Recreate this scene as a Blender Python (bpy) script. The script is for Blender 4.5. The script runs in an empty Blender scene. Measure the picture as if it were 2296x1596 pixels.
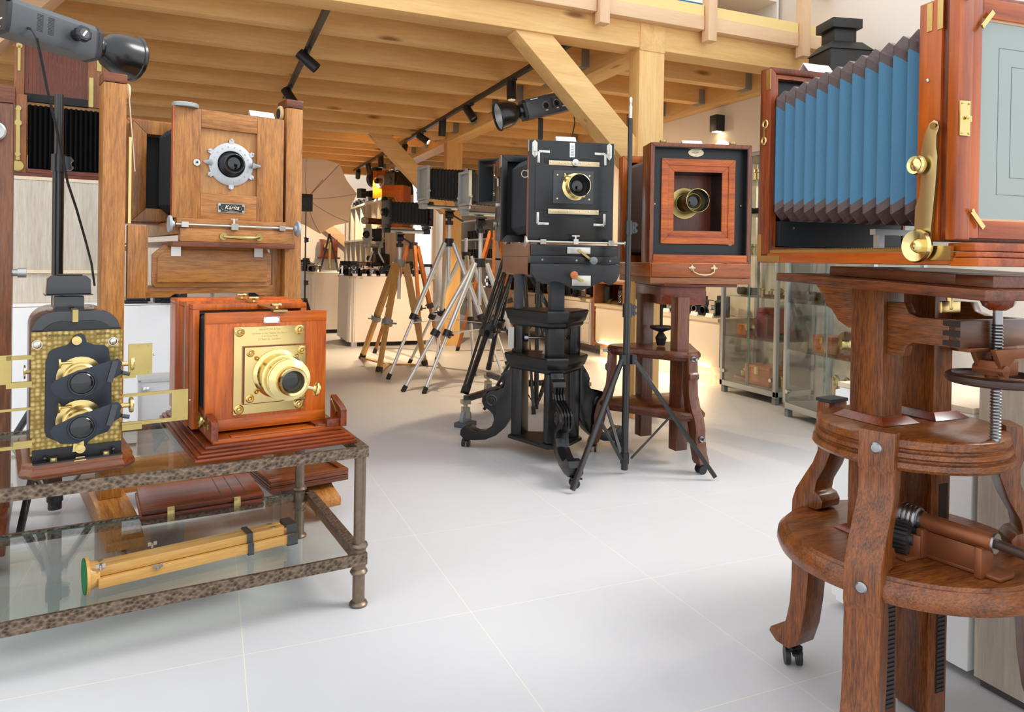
import bpy, bmesh, math, random
from math import pi, sin, cos, radians, atan2, sqrt
from mathutils import Vector as V, Matrix as Mx
random.seed(4)
S = bpy.context.scene
COL = S.collection
# ---------------------------------------------------------------- camera, sky, light, exposure
YAW, PIT, ROL, FOC, PPX, PPY = .4007, -.008, .016, 1596.8, 1148.0, 596.0
fw = V((sin(YAW)*cos(PIT), cos(YAW)*cos(PIT), sin(PIT)))
ri0 = V((cos(YAW), -sin(YAW), 0)); up0 = ri0.cross(fw)
ri = cos(ROL)*ri0 + sin(ROL)*up0; up = -sin(ROL)*ri0 + cos(ROL)*up0
EYE = V((0, 0, 1))
cam = bpy.data.objects.new('camera', bpy.data.cameras.new('camera')); COL.objects.link(cam)
cam.matrix_world = Mx(((ri.x, up.x, -fw.x, EYE.x), (ri.y, up.y, -fw.y, EYE.y), (ri.z, up.z, -fw.z, EYE.z), (0, 0, 0, 1)))
cam.data.sensor_width = 36; cam.data.lens = FOC/2296*36
cam.data.shift_x = 0; cam.data.shift_y = -(798-PPY)/2296
cam.data.clip_start = .05
S.camera = cam
W = bpy.data.worlds.new('sky'); S.world = W; W.use_nodes = True
bg = W.node_tree.nodes['Background']
bg.inputs[0].default_value = (.93, .965, 1, 1); bg.inputs[1].default_value = 1.05
sun = bpy.data.objects.new('sun', bpy.data.lights.new('sun', 'SUN')); COL.objects.link(sun)
sun.data.energy = 1.5; sun.data.angle = radians(22); sun.data.color = (1, .97, .92)
sun.rotation_euler = V((-1.0, .35, -.95)).to_track_quat('-Z', 'Y').to_euler()
S.view_settings.view_transform = 'Standard'; S.view_settings.look = 'None'
S.view_settings.exposure = 0.68; S.view_settings.gamma = 1
try: S.view_settings.use_curve_mapping = False
except Exception: pass
S.cycles.max_bounces = 7; S.cycles.diffuse_bounces = 4; S.cycles.glossy_bounces = 4
S.cycles.transmission_bounces = 6; S.cycles.transparent_max_bounces = 10
S.cycles.caustics_reflective = False; S.cycles.caustics_refractive = False
S.cycles.use_denoising = True; S.cycles.sample_clamp_indirect = 6

def ray(x, y): return fw + ri*((x-PPX)/FOC) - up*((y-PPY)/FOC)
def atZ(x, y, z=0): d = ray(x, y); return EYE + d*((z-1)/d.z)
def atY(x, y, Y): d = ray(x, y); return EYE + d*(Y/d.y)
def atX(x, y, X): d = ray(x, y); return EYE + d*(X/d.x)
def atD(x, y, D): return EYE + ray(x, y)*D
class Frame:
    def __init__(s, x, y, yaw, z=0):
        s.o = V((x, y, z)); a = radians(yaw); s.yaw = a
        s.ux = V((cos(a), sin(a), 0)); s.uy = V((-sin(a), cos(a), 0))
    def loc(s, P): d = P-s.o; return V((d.dot(s.ux), d.dot(s.uy), d.z))
    def px(s, x, y, ly):   # the point seen at x,y on the plane local y = ly
        d = ray(x, y); return s.loc(EYE + d*((ly-(EYE-s.o).dot(s.uy))/d.dot(s.uy)))
    def py(s, x, y, lx):
        d = ray(x, y); return s.loc(EYE + d*((lx-(EYE-s.o).dot(s.ux))/d.dot(s.ux)))
    def pz(s, x, y, z): return s.loc(atZ(x, y, z+s.o.z))

# ---------------------------------------------------------------- meshes
class MB:
    def __init__(s): s.v = []; s.f = []; s.cuts = []
    def cut(s): s.cuts.append((len(s.v), len(s.f))); return s      # next piece becomes an object of its own
    def add(s, vs, fs, M=None):
        n = len(s.v); s.v += [tuple(M @ V(v)) if M else tuple(v) for v in vs]
        s.f += [tuple(i+n for i in f) for f in fs]; return s
    def box(s, x0, x1, y0, y1, z0, z1, M=None):
        return s.add([(x0,y0,z0),(x1,y0,z0),(x1,y1,z0),(x0,y1,z0),(x0,y0,z1),(x1,y0,z1),(x1,y1,z1),(x0,y1,z1)],
                     [(3,2,1,0),(4,5,6,7),(0,1,5,4),(1,2,6,5),(2,3,7,6),(3,0,4,7)], M)
    def taper(s, x0, x1, y0, y1, z0, z1, i, M=None):
        return s.add([(x0,y0,z0),(x1,y0,z0),(x1,y1,z0),(x0,y1,z0),(x0+i,y0+i,z1),(x1-i,y0+i,z1),(x1-i,y1-i,z1),(x0+i,y1-i,z1)],
                     [(3,2,1,0),(4,5,6,7),(0,1,5,4),(1,2,6,5),(2,3,7,6),(3,0,4,7)], M)
    def bar(s, a, b, w, h, u=(0,0,1)):
        a = V(a); b = V(b); t = (b-a).normalized(); u = V(u)
        if abs(t.dot(u)) > .99: u = V((0,1,0))
        r = t.cross(u).normalized(); u = r.cross(t)
        vs = [p + r*(w/2*i) + u*(h/2*j) for p in (a, b) for i, j in ((-1,-1),(1,-1),(1,1),(-1,1))]
        return s.add(vs, [(0,1,2,3),(7,6,5,4),(4,5,1,0),(5,6,2,1),(6,7,3,2),(7,4,0,3)])
    def ring(s, c, ax, r, n, u=None):
        ax = V(ax).normalized(); u = V(u) if u else (V((0,0,1)) if abs(ax.z) < .9 else V((1,0,0)))
        p = ax.cross(u).normalized(); q = ax.cross(p)
        return [V(c) + p*(r*cos(2*pi*i/n)) + q*(r*sin(2*pi*i/n)) for i in range(n)]
    def loft(s, rings, cap0=True, cap1=True, closed=False):
        n = len(rings[0]); b = len(s.v)
        for R in rings: s.v += [tuple(p) for p in R]
        m = len(rings)
        for k in range(m if closed else m-1):
            k2 = (k+1) % m
            for i in range(n):
                j = (i+1) % n; s.f.append((b+k*n+i, b+k2*n+i, b+k2*n+j, b+k*n+j))
        if cap0 and not closed: s.f.append(tuple(b+i for i in range(n)))
        if cap1 and not closed: s.f.append(tuple(b+(m-1)*n+i for i in reversed(range(n))))
        return s
    def cyl(s, a, b, r, r2=None, n=16, cap=True):
        a = V(a); b = V(b); return s.loft([s.ring(a, b-a, r, n), s.ring(b, b-a, r if r2 is None else r2, n)], cap, cap)
    def lathe(s, o, ax, prof, n=28, cap0=True, cap1=True):   # prof: (radius, distance along axis)
        o = V(o); ax = V(ax).normalized()
        return s.loft([s.ring(o+ax*t, ax, max(r, 1e-5), n) for r, t in prof], cap0, cap1)
    def torus(s, c, ax, R, r, n=28, m=8, sx=1, sz=1):
        ax = V(ax).normalized(); base = s.ring((0,0,0), ax, 1, n); c = V(c)
        rings = [[c + d*(R + r*cos(2*pi*j/m)) + ax*(r*sin(2*pi*j/m)) for j in range(m)] for d in base]
        return s.loft(rings, closed=True)
    def tube(s, pts, r, n=8, cap=True):
        pts = [V(p) for p in pts]; rings = []; u = None
        for i, p in enumerate(pts):
            t = (pts[min(i+1, len(pts)-1)] - pts[max(i-1, 0)]).normalized()
            if u is None: u = V((0,0,1)) if abs(t.z) < .9 else V((1,0,0))
            u = (u - t*u.dot(t)).normalized(); w = t.cross(u)
            rr = r[i] if isinstance(r, (list, tuple)) else r
            rings.append([p + u*(rr*cos(2*pi*k/n)) + w*(rr*sin(2*pi*k/n)) for k in range(n)])
        return s.loft(rings, cap, cap)
    def sphere(s, c, r, n=14, sq=(1,1,1)):
        c = V(c); rings = []
        for k in range(n//2+1):
            a = pi*k/(n//2); rr = max(sin(a), 1e-4)
            rings.append([c + V((r*rr*cos(2*pi*i/n)*sq[0], r*rr*sin(2*pi*i/n)*sq[1], -r*cos(a)*sq[2])) for i in range(n)])
        return s.loft(rings)
    def prism(s, poly, plane, a, b, M=None):   # 2-D outline swept along the third axis
        f = {'xz': lambda p, t: (p[0], t, p[1]), 'xy': lambda p, t: (p[0], p[1], t), 'yz': lambda p, t: (t, p[0], p[1])}[plane]
        n = len(poly); vs = [f(p, a) for p in poly] + [f(p, b) for p in poly]
        fs = [tuple(range(n)), tuple(reversed(range(n, 2*n)))] + [(i, i+n, (i+1) % n+n, (i+1) % n) for i in range(n)]
        return s.add(vs, fs, M)
    def frame(s, x0, x1, z0, z1, t, y0, y1, tz=None):
        tz = tz or t
        s.prism([(x0,z0),(x0,z1),(x0+t,z1-tz),(x0+t,z0+tz)], 'xz', y0, y1)
        s.prism([(x1,z0),(x1,z1),(x1-t,z1-tz),(x1-t,z0+tz)], 'xz', y0, y1)
        s.prism([(x0,z1),(x1,z1),(x1-t,z1-tz),(x0+t,z1-tz)], 'xz', y0, y1)
        return s.prism([(x0,z0),(x1,z0),(x1-t,z0+tz),(x0+t,z0+tz)], 'xz', y0, y1)
    def build(s, name, mat, parent=None, bev=0, smooth=35, label=None):
        if s.cuts:
            c = [(0, 0)]+[q for q in s.cuts if q[0] > 0]+[(len(s.v), len(s.f))]; o = None
            for (v0, f0), (v1, f1) in zip(c, c[1:]):
                if v1 == v0: continue
                m = MB(); m.v = s.v[v0:v1]; m.f = [tuple(i-v0 for i in f) for f in s.f[f0:f1]]
                q = m.build(name, mat, parent, bev, smooth, label); o = o or q
            return o
        me = bpy.data.meshes.new(name); me.from_pydata(s.v, [], s.f); me.update()
        bm = bmesh.new(); bm.from_mesh(me); bmesh.ops.recalc_face_normals(bm, faces=bm.faces)
        if bev:
            es = [e for e in bm.edges if len(e.link_faces) == 2 and e.calc_face_angle(0) > .6]
            if es:
                try: bmesh.ops.bevel(bm, geom=es, offset=bev, segments=2, affect='EDGES', profile=.6, clamp_overlap=True)
                except Exception: pass
        bm.to_mesh(me); bm.free()
        if smooth and len(me.polygons):
            me.polygons.foreach_set('use_smooth', [True]*len(me.polygons))
            me.set_sharp_from_angle(angle=radians(smooth))
        me.materials.append(mat)
        o = bpy.data.objects.new(name, me); COL.objects.link(o)
        if parent is not None: o.parent = parent
        if label: o['label'] = label
        return o

def tag(o, label, cat, group=None, kind=None):
    o['label'] = label; o['category'] = cat
    if group: o['group'] = group
    if kind: o['kind'] = kind
    return o
def thing(name, label, cat, loc=(0,0,0), rz=0, group=None, rot=None):
    o = bpy.data.objects.new(name, None); COL.objects.link(o); o.empty_display_size = .05
    o.location = loc; o.rotation_euler = rot or (0, 0, rz); return tag(o, label, cat, group)
def struct(mb, name, mat, bev=0, smooth=35):
    o = mb.build(name, mat, None, bev, smooth); o['kind'] = 'structure'; return o
def at_frame(F, name, label, cat, group=None, z=None):
    o = F.o.copy()
    if z is not None: o.z = z
    return thing(name, label, cat, o, F.yaw, group)
def dup(root, loc, rz=None, label=None, group=None, scale=None):
    r = root.copy(); COL.objects.link(r); r.location = loc
    if rz is not None: r.rotation_euler = (0, 0, rz)
    if label: r['label'] = label
    if group: r['group'] = group
    if scale: r.scale = (scale,)*3
    for ch in list(root.children):
        c = ch.copy(); COL.objects.link(c); c.parent = r
        for g in list(ch.children):
            d = g.copy(); COL.objects.link(d); d.parent = c
    return r
def text(name, body, size, loc, rot, mat, parent, ext=.0003, align='CENTER', shear=0, spacing=1):
    cu = bpy.data.curves.new(name, 'FONT'); cu.body = body; cu.size = size; cu.extrude = ext
    cu.align_x = align; cu.align_y = 'CENTER'; cu.shear = shear; cu.space_character = spacing
    cu.materials.append(mat)
    tmp = bpy.data.objects.new(name, cu); COL.objects.link(tmp)
    me = bpy.data.meshes.new_from_object(tmp.evaluated_get(bpy.context.evaluated_depsgraph_get()))
    bpy.data.objects.remove(tmp); bpy.data.curves.remove(cu)
    if not me.materials: me.materials.append(mat)
    o = bpy.data.objects.new(name, me); COL.objects.link(o); o.location = loc; o.rotation_euler = rot
    if parent is not None: o.parent = parent
    return o
FRONT = (pi/2, 0, 0)   # lettering that faces local -y

# ---------------------------------------------------------------- materials
def lin(h):
    h = h.lstrip('#'); c = [int(h[i:i+2], 16)/255 for i in (0, 2, 4)]
    return tuple(((x+.055)/1.055)**2.4 if x > .04045 else x/12.92 for x in c) + (1,)
def newmat(name):
    m = bpy.data.materials.new(name); m.use_nodes = True
    nt = m.node_tree; return m, nt, nt.nodes['Principled BSDF']
_M = {}
def plain(name, col, rough=.5, metal=0, spec=.5, coat=0, bump=0, bscale=80, var=0):
    if name in _M: return _M[name]
    m, nt, b = newmat(name); b.inputs['Base Color'].default_value = lin(col)
    b.inputs['Roughness'].default_value = rough; b.inputs['Metallic'].default_value = metal
    b.inputs['Specular IOR Level'].default_value = spec; b.inputs['Coat Weight'].default_value = coat
    b.inputs['Coat Roughness'].default_value = .12
    if bump or var:
        tc = nt.nodes.new('ShaderNodeTexCoord'); nz = nt.nodes.new('ShaderNodeTexNoise')
        nz.inputs['Scale'].default_value = bscale; nz.inputs['Detail'].default_value = 3
        nt.links.new(tc.outputs['Object'], nz.inputs['Vector'])
        if bump:
            bp = nt.nodes.new('ShaderNodeBump'); bp.inputs['Strength'].default_value = bump; bp.inputs['Distance'].default_value = .002
            nt.links.new(nz.outputs[0], bp.inputs['Height']); nt.links.new(bp.outputs[0], b.inputs['Normal'])
        if var:
            mx = nt.nodes.new('ShaderNodeMix'); mx.data_type = 'RGBA'
            c = lin(col); mx.inputs['A'].default_value = tuple(x*(1-var) for x in c[:3])+(1,)
            mx.inputs['B'].default_value = tuple(min(1, x*(1+var)) for x in c[:3])+(1,)
            nt.links.new(nz.outputs[0], mx.inputs['Factor']); nt.links.new(mx.outputs['Result'], b.inputs['Base Color'])
    _M[name] = m; return m
def wood(name, light, dark, axis='z', scale=1, rough=.35, coat=.25, contrast=1, knots=0, figure=.5):
    key = name+axis
    if key in _M: return _M[key]
    m, nt, b = newmat(key); N, L = nt.nodes, nt.links
    tc = N.new('ShaderNodeTexCoord'); oi = N.new('ShaderNodeObjectInfo')
    mp = N.new('ShaderNodeMapping'); st = {'x': (1.2,14,14), 'y': (14,1.2,14), 'z': (14,14,1.2)}[axis]
    mp.inputs['Scale'].default_value = tuple(q*scale for q in st)
    ad = N.new('ShaderNodeVectorMath'); ad.operation = 'ADD'
    L.new(tc.outputs['Object'], ad.inputs[0])
    ml = N.new('ShaderNodeMath'); ml.operation = 'MULTIPLY'; ml.inputs[1].default_value = 9.7
    L.new(oi.outputs['Random'], ml.inputs[0]); L.new(ml.outputs[0], ad.inputs[1])
    L.new(ad.outputs[0], mp.inputs['Vector'])
    n1 = N.new('ShaderNodeTexNoise'); n1.inputs['Scale'].default_value = 1.0; n1.inputs['Detail'].default_value = 4; n1.inputs['Distortion'].default_value = .9
    n2 = N.new('ShaderNodeTexNoise'); n2.inputs['Scale'].default_value = 9; n2.inputs['Detail'].default_value = 3; n2.inputs['Roughness'].default_value = .7
    L.new(mp.outputs[0], n1.inputs['Vector']); L.new(mp.outputs[0], n2.inputs['Vector'])
    mix = N.new('ShaderNodeMix'); mix.inputs['Factor'].default_value = 1-figure
    L.new(n1.outputs[0], mix.inputs['A']); L.new(n2.outputs[0], mix.inputs['B'])
    rp = N.new('ShaderNodeValToRGB'); e = rp.color_ramp.elements
    e[0].position = .5-.13/contrast; e[1].position = .5+.13/contrast
    e[0].color = lin(dark); e[1].color = lin(light)
    L.new(mix.outputs['Result'], rp.inputs[0]); out = rp.outputs[0]
    if knots:
        vo = N.new('ShaderNodeTexVoronoi'); mp2 = N.new('ShaderNodeMapping')
        k = {'x': (1.3,5,5), 'y': (5,1.3,5), 'z': (5,5,1.3)}[axis]; mp2.inputs['Scale'].default_value = k
        L.new(ad.outputs[0], mp2.inputs['Vector']); L.new(mp2.outputs[0], vo.inputs['Vector']); vo.inputs['Scale'].default_value = 1.0
        r2 = N.new('ShaderNodeValToRGB'); r2.color_ramp.elements[0].position = .05; r2.color_ramp.elements[1].position = .13
        r2.color_ramp.elements[0].color = lin('#7a4a22'); r2.color_ramp.elements[1].color = (1,1,1,1)
        L.new(vo.outputs['Distance'], r2.inputs[0])
        mm = N.new('ShaderNodeMix'); mm.data_type = 'RGBA'; mm.blend_type = 'MULTIPLY'; mm.inputs['Factor'].default_value = knots
        L.new(out, mm.inputs['A']); L.new(r2.outputs[0], mm.inputs['B']); out = mm.outputs['Result']
    L.new(out, b.inputs['Base Color'])
    b.inputs['Roughness'].default_value = rough; b.inputs['Coat Weight'].default_value = coat; b.inputs['Coat Roughness'].default_value = .15
    bp = N.new('ShaderNodeBump'); bp.inputs['Strength'].default_value = .12; bp.inputs['Distance'].default_value = .001
    L.new(mix.outputs['Result'], bp.inputs['Height']); L.new(bp.outputs[0], b.inputs['Normal'])
    _M[key] = m; return m
def glass(name, col='#eef5f2', mix=.02, rough=.02):
    # thin clear sheet: mostly lets the scene through, with a mirror-like sheen that grows at a glancing angle
    if name in _M: return _M[name]
    m, nt, b = newmat(name); N, L = nt.nodes, nt.links; out = N['Material Output']
    tr = N.new('ShaderNodeBsdfTransparent'); tr.inputs[0].default_value = lin(col)
    gl = N.new('ShaderNodeBsdfGlossy'); gl.inputs['Roughness'].default_value = rough
    lw = N.new('ShaderNodeLayerWeight'); pw = N.new('ShaderNodeMath'); pw.operation = 'POWER'; pw.inputs[1].default_value = 4.5
    L.new(lw.outputs['Facing'], pw.inputs[0]); fr = N.new('ShaderNodeMath'); fr.operation = 'MULTIPLY_ADD'; fr.inputs[1].default_value = .9; fr.inputs[2].default_value = .03
    lw.inputs['Blend'].default_value = .5; L.new(pw.outputs[0], fr.inputs[0])
    mu = N.new('ShaderNodeMath'); mu.operation = 'ADD'; mu.inputs[1].default_value = mix; mu.use_clamp = True
    L.new(fr.outputs[0], mu.inputs[0]); ms = N.new('ShaderNodeMixShader')
    L.new(mu.outputs[0], ms.inputs[0]); L.new(tr.outputs[0], ms.inputs[1]); L.new(gl.outputs[0], ms.inputs[2])
    L.new(ms.outputs[0], out.inputs['Surface']); N.remove(b); _M[name] = m; return m
def glow(name, col, strength):
    if name in _M: return _M[name]
    m, nt, b = newmat(name); b.inputs['Base Color'].default_value = (0,0,0,1)
    b.inputs['Emission Color'].default_value = lin(col); b.inputs['Emission Strength'].default_value = strength
    _M[name] = m; return m
def oakK(a): return wood('karita_oak', '#b97c3a', '#835020', a, 1.6, .38, .12, 1.1, figure=.45)
def brownW(a): return wood('brown_walnut', '#7a3c18', '#3a1a0a', a, 1.3, .32, .15, 1.1)
def mahog(a): return wood('mahogany', '#cf6712', '#8c3806', a, 1.1, .3, .12, 1.0, figure=.6)
def darkmah(a): return wood('dark_mahogany', '#8a3a12', '#4a1a08', a, 1.2, .3, .15, 1.0)
def pine(a): return wood('pine', '#f2c987', '#dcaa66', a, .55, .55, .0, .9, knots=.8, figure=.6)
def palepine(a): return wood('pale_beech', '#e6c49c', '#d9b189', a, .8, .5, .05, .8)
def tripodW(a): return wood('tripod_ash', '#d2a45c', '#b98744', a, 1.5, .4, .2, .9)
def orangeW(a): return wood('orange_wood', '#c06a2c', '#9c4c1a', a, 1.0, .3, .4, .9)
def blkW(a): return wood('ebonised_wood', '#131315', '#08080a', a, 1.2, .3, .12, .9)
def greyoak(a): return wood('grey_oak', '#d8cfc0', '#b9ad9b', a, .9, .55, 0, .9)
BRASS = plain('brass', '#d6be80', .24, 1, var=.1, bscale=12)
OLDBRASS = plain('old_brass', '#b8a468', .34, 1, var=.25, bscale=18)
NICKEL = plain('nickel', '#c9c6be', .28, 1)
STEEL = plain('steel', '#9a9b9c', .32, 1)
ALU = plain('aluminium', '#dfe2e4', .4, .85)
BLKMET = plain('black_metal', '#17181a', .32, .0, coat=.4)
BLKPL = plain('black_plastic', '#202225', .42)
RUBBER = plain('black_rubber', '#141415', .6)
BELLOW = plain('black_bellows', '#141518', .62, bump=.3, bscale=60)
BLKPNT = plain('black_paint', '#101114', .42, coat=.05, bump=.12, bscale=30)
GREYMET = plain('grey_metal', '#9aa1a4', .4, .6)
WHITE = plain('white_paint', '#f4f3f0', .5)
PAPER = plain('white_card', '#f6f6f4', .6)
CLOTH = plain('white_cloth', '#efe9e1', .8, bump=.1, bscale=300)
LENSG = plain('lens_glass', '#07080a', .02, 0, .6, coat=.35)
def hammered():
    m, nt, b = newmat('hammered_iron'); N, L = nt.nodes, nt.links
    tc = N.new('ShaderNodeTexCoord'); vo = N.new('ShaderNodeTexVoronoi'); vo.inputs['Scale'].default_value = 95; vo.inputs['Randomness'].default_value = 1
    L.new(tc.outputs['Object'], vo.inputs['Vector']); nz = N.new('ShaderNodeTexNoise'); nz.inputs['Scale'].default_value = 40; L.new(tc.outputs['Object'], nz.inputs['Vector'])
    ad = N.new('ShaderNodeMath'); ad.operation = 'MULTIPLY_ADD'; ad.inputs[1].default_value = .5; L.new(nz.outputs[0], ad.inputs[0]); L.new(vo.outputs['Distance'], ad.inputs[2])
    rp = N.new('ShaderNodeValToRGB'); e = rp.color_ramp.elements; e[0].position = .3; e[1].position = .95; e[0].color = lin('#3d332c'); e[1].color = lin('#7e6c5b')
    L.new(ad.outputs[0], rp.inputs[0]); L.new(rp.outputs[0], b.inputs['Base Color']); b.inputs['Metallic'].default_value = .75; b.inputs['Roughness'].default_value = .42
    bp = N.new('ShaderNodeBump'); bp.inputs['Strength'].default_value = 1; bp.inputs['Distance'].default_value = .004; L.new(vo.outputs['Distance'], bp.inputs['Height']); L.new(bp.outputs[0], b.inputs['Normal']); return m
IRON = plain('bronzed_iron', '#7d6b5c', .4, .75, bump=.5, bscale=60, var=.3)
HAMMER = hammered()
CAST = plain('bronze_casting', '#8a5233', .4, .5, var=.2, bscale=30)
CLEAR = glass('clear_glass')
# ---------------------------------------------------------------- the room
def floor_mat():
    m, nt, b = newmat('tile_floor'); N, L = nt.nodes, nt.links
    tc = N.new('ShaderNodeTexCoord'); sp = N.new('ShaderNodeSeparateXYZ'); L.new(tc.outputs['Object'], sp.inputs[0])
    def line(o, off):
        a = N.new('ShaderNodeMath'); a.operation = 'ADD'; a.inputs[1].default_value = -off+.6045*20; L.new(o, a.inputs[0])
        d = N.new('ShaderNodeMath'); d.operation = 'PINGPONG'; d.inputs[1].default_value = .30225; L.new(a.outputs[0], d.inputs[0])
        c = N.new('ShaderNodeMath'); c.operation = 'LESS_THAN'; c.inputs[1].default_value = .0011; L.new(d.outputs[0], c.inputs[0]); return c.outputs[0]
    mx = N.new('ShaderNodeMath'); mx.operation = 'MAXIMUM'
    L.new(line(sp.outputs[0], .693), mx.inputs[0]); L.new(line(sp.outputs[1], 1.289), mx.inputs[1])
    nz = N.new('ShaderNodeTexNoise'); nz.inputs['Scale'].default_value = 2.2; nz.inputs['Detail'].default_value = 6; nz.inputs['Roughness'].default_value = .7
    L.new(tc.outputs['Object'], nz.inputs['Vector'])
    c1 = N.new('ShaderNodeMix'); c1.data_type = 'RGBA'; c1.inputs['A'].default_value = lin('#bfbfc2'); c1.inputs['B'].default_value = lin('#cbcbcd')
    L.new(nz.outputs[0], c1.inputs['Factor'])
    c2 = N.new('ShaderNodeMix'); c2.data_type = 'RGBA'; c2.inputs['B'].default_value = lin('#ddd6c6')
    L.new(mx.outputs[0], c2.inputs['Factor']); L.new(c1.outputs['Result'], c2.inputs['A']); L.new(c2.outputs['Result'], b.inputs['Base Color'])
    b.inputs['Roughness'].default_value = .42; b.inputs['Specular IOR Level'].default_value = .35
    return m
WALLM = plain('warm_white_plaster', '#efe4d6', .85, bump=.05, bscale=200)
struct(MB().box(-4, 6, -4, 14, -.1, 0), 'floor', floor_mat())
# right wall: plain plaster; back wall with the tall window beside the right corner; left wall
struct(MB().box(4.07, 4.2, 2.35, 13.4, 0, 4.6), 'wall_right', WALLM)
mb = MB(); mb.box(-4, 2.95, 13.3, 13.45, 0, 3.2); mb.box(4.02, 4.2, 13.3, 13.45, 0, 3.2); mb.box(2.95, 4.02, 13.3, 13.45, 2.5, 3.2); mb.box(2.95, 4.02, 13.3, 13.45, 0, .35)
struct(mb, 'wall_back', WALLM)
mb = MB().frame(2.95, 4.02, .35, 2.5, .07, 13.3, 13.38); mb.box(3.46, 3.51, 13.32, 13.37, .42, 2.43)
w = struct(mb, 'window_1', palepine('z'))
g = MB().box(3.02, 3.95, 13.34, 13.345, .42, 2.43).build('pane', glass('window_glass', '#ffffff', 0), w); g['kind'] = 'structure'
struct(MB().box(-4.1, -4, 2.6, 13.4, 0, 3.0), 'wall_left', WALLM)
# timber floor of the gallery: deck, joists, girder, posts and braces
BY = 3.86
struct(MB().box(-4, 4.07, BY+.02, 11.62, 2.60, 2.67), 'ceiling', pine('x'))
for k in range(13):
    y = 4.52+.586*k
    struct(MB().box(-4, 2.49, y, y+.095, 2.40, 2.60), 'ceiling_joist', pine('x'), .004)
    struct(MB().box(2.68, 3.97, y, y+.095, 2.40, 2.60), 'ceiling_joist', pine('x'), .004)
    for x0, x1 in ((2.43, 2.49), (2.68, 2.74), (3.91, 3.97)):
        h = MB().box(x0, x1, y-.004, y+.099, 2.394, 2.40); h.box(x0, x1, y-.004, y, 2.40, 2.52); h.box(x0, x1, y+.095, y+.099, 2.40, 2.52)
        struct(h, 'joist_hanger', GREYMET)
struct(MB().box(-4, 4.07, BY, BY+.17, 2.36, 2.60), 'beam', pine('x'), .006)
struct(MB().box(-4, 4.07, 11.55, 11.66, 2.34, 2.60), 'beam', pine('x'), .006)
struct(MB().box(2.49, 2.68, BY-.006, 11.6, 2.345, 2.53), 'girder', pine('y'), .005)
struct(MB().box(3.97, 4.07, BY+.17, 11.6, 2.36, 2.60), 'ledger', pine('y'), .005)
for y in (BY, 7.85, 11.4):
    struct(MB().box(2.49, 2.68, y, y+.12, 0, 2.35), 'post', pine('z'), .006)
def brace(y, x0, z0, x1, z1, w=.17, d=.14):
    t = V((x1-x0, 0, z1-z0)).normalized()
    mb = MB().bar((x0, y+d/2, z0), (x1, y+d/2, z1), d, w, (-t.z, 0, t.x)); return struct(mb, 'brace', pine('x'), .005)
brace(BY+.02, 1.70, 2.42, 2.53, 1.64)
brace(7.87, 1.62, 2.48, 2.53, 1.58)
struct(MB().box(-4, 2.49, 7.86, 7.98, 2.38, 2.60), 'beam', pine('x'), .005)
# pale timbers of the sloping bay at the far end and the short beams by the left wall
for a, b2 in (((1.15, 13.2, 3.0), (2.9, 13.2, 1.55)), ((.2, 13.2, 3.0), (2.3, 13.2, 1.25)), ((1.55, 13.15, 3.0), (1.58, 13.15, 1.95))):
    struct(MB().bar(a, b2, .14, .16), 'beam', palepine('x'), .005)
struct(MB().bar((-.80, 4.43, 2.42), (-1.42, 4.43, 1.7), .14, .17), 'brace', palepine('x'), .005)
struct(MB().box(-1.5, -1.33, 4.35, 4.52, 0, 2.4), 'post', palepine('z'), .005)
# gallery edge: two-colour fascia, balusters, handrail
for x0, x1 in ((-4, .55), (.62, 2.135), (2.215, 2.935), (3.01, 3.735), (3.81, 4.07)):
    struct(MB().box(x0, x1, 3.79, 3.86, 2.515, 2.605), 'trim_1', palepine('x'), .002)
    struct(MB().box(x0, x1, 3.795, 3.86, 2.605, 2.675), 'trim_2', plain('yellow_edge_board', '#ecd08a', .6, var=.04, bscale=300))
for x in (.555, 2.14, 2.94, 3.74):
    struct(MB().box(x, x+.07, 3.755, 3.825, 2.44, 3.6), 'trim_3', palepine('z'), .006)
struct(MB().box(-4, 4.07, 3.84, 3.9, 2.94, 3.02), 'trim_4', orangeW('x'), .006)
t = thing('shelf_unit', 'white open shelf unit standing up on the wooden gallery', 'shelf', (3.35, 5.2, 2.67))
for n, bx in (('side_panel', (0,.02,-.9,.3,0,.8)), ('side_panel', (.66,.68,-.9,.3,0,.8)), ('shelf', (.02,.66,-.9,.3,.36,.38)), ('top_panel', (0,.68,-.9,.3,.8,.82)), ('back_panel', (.02,.66,.28,.3,0,.8))):
    MB().box(*bx).build(n, WHITE, t)
t = thing('model_locomotive', 'dark toy steam engine with yellow wheel guards behind the gallery edge board', 'toy', (2.75, 4.06, 2.675))
MB().box(-.25, .1, 0, .12, .03, .14).cyl((-.2,.06,.16), (.1,.06,.16), .05).build('body', plain('dark_blue_toy', '#1f2a3a', .35), t, .006)
MB().cyl((-.15,-.012,.045), (-.15,0,.045), .045).cyl((.02,-.012,.045), (.02,0,.045), .045).build('wheel', plain('yellow_toy', '#d9b12e', .4), t)
t = thing('model_wagon', 'blue toy wagon with yellow wheels behind the gallery edge board', 'toy', (2.99, 4.06, 2.675))
MB().box(-.10, .14, 0, .12, .03, .13).build('body', plain('blue_toy', '#2f86b5', .35), t, .006)
MB().cyl((-.04,-.012,.035), (-.04,0,.035), .035).cyl((.1,-.012,.035), (.1,0,.035), .035).build('wheel', plain('yellow_toy', '#d9b12e', .4), t)

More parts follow.
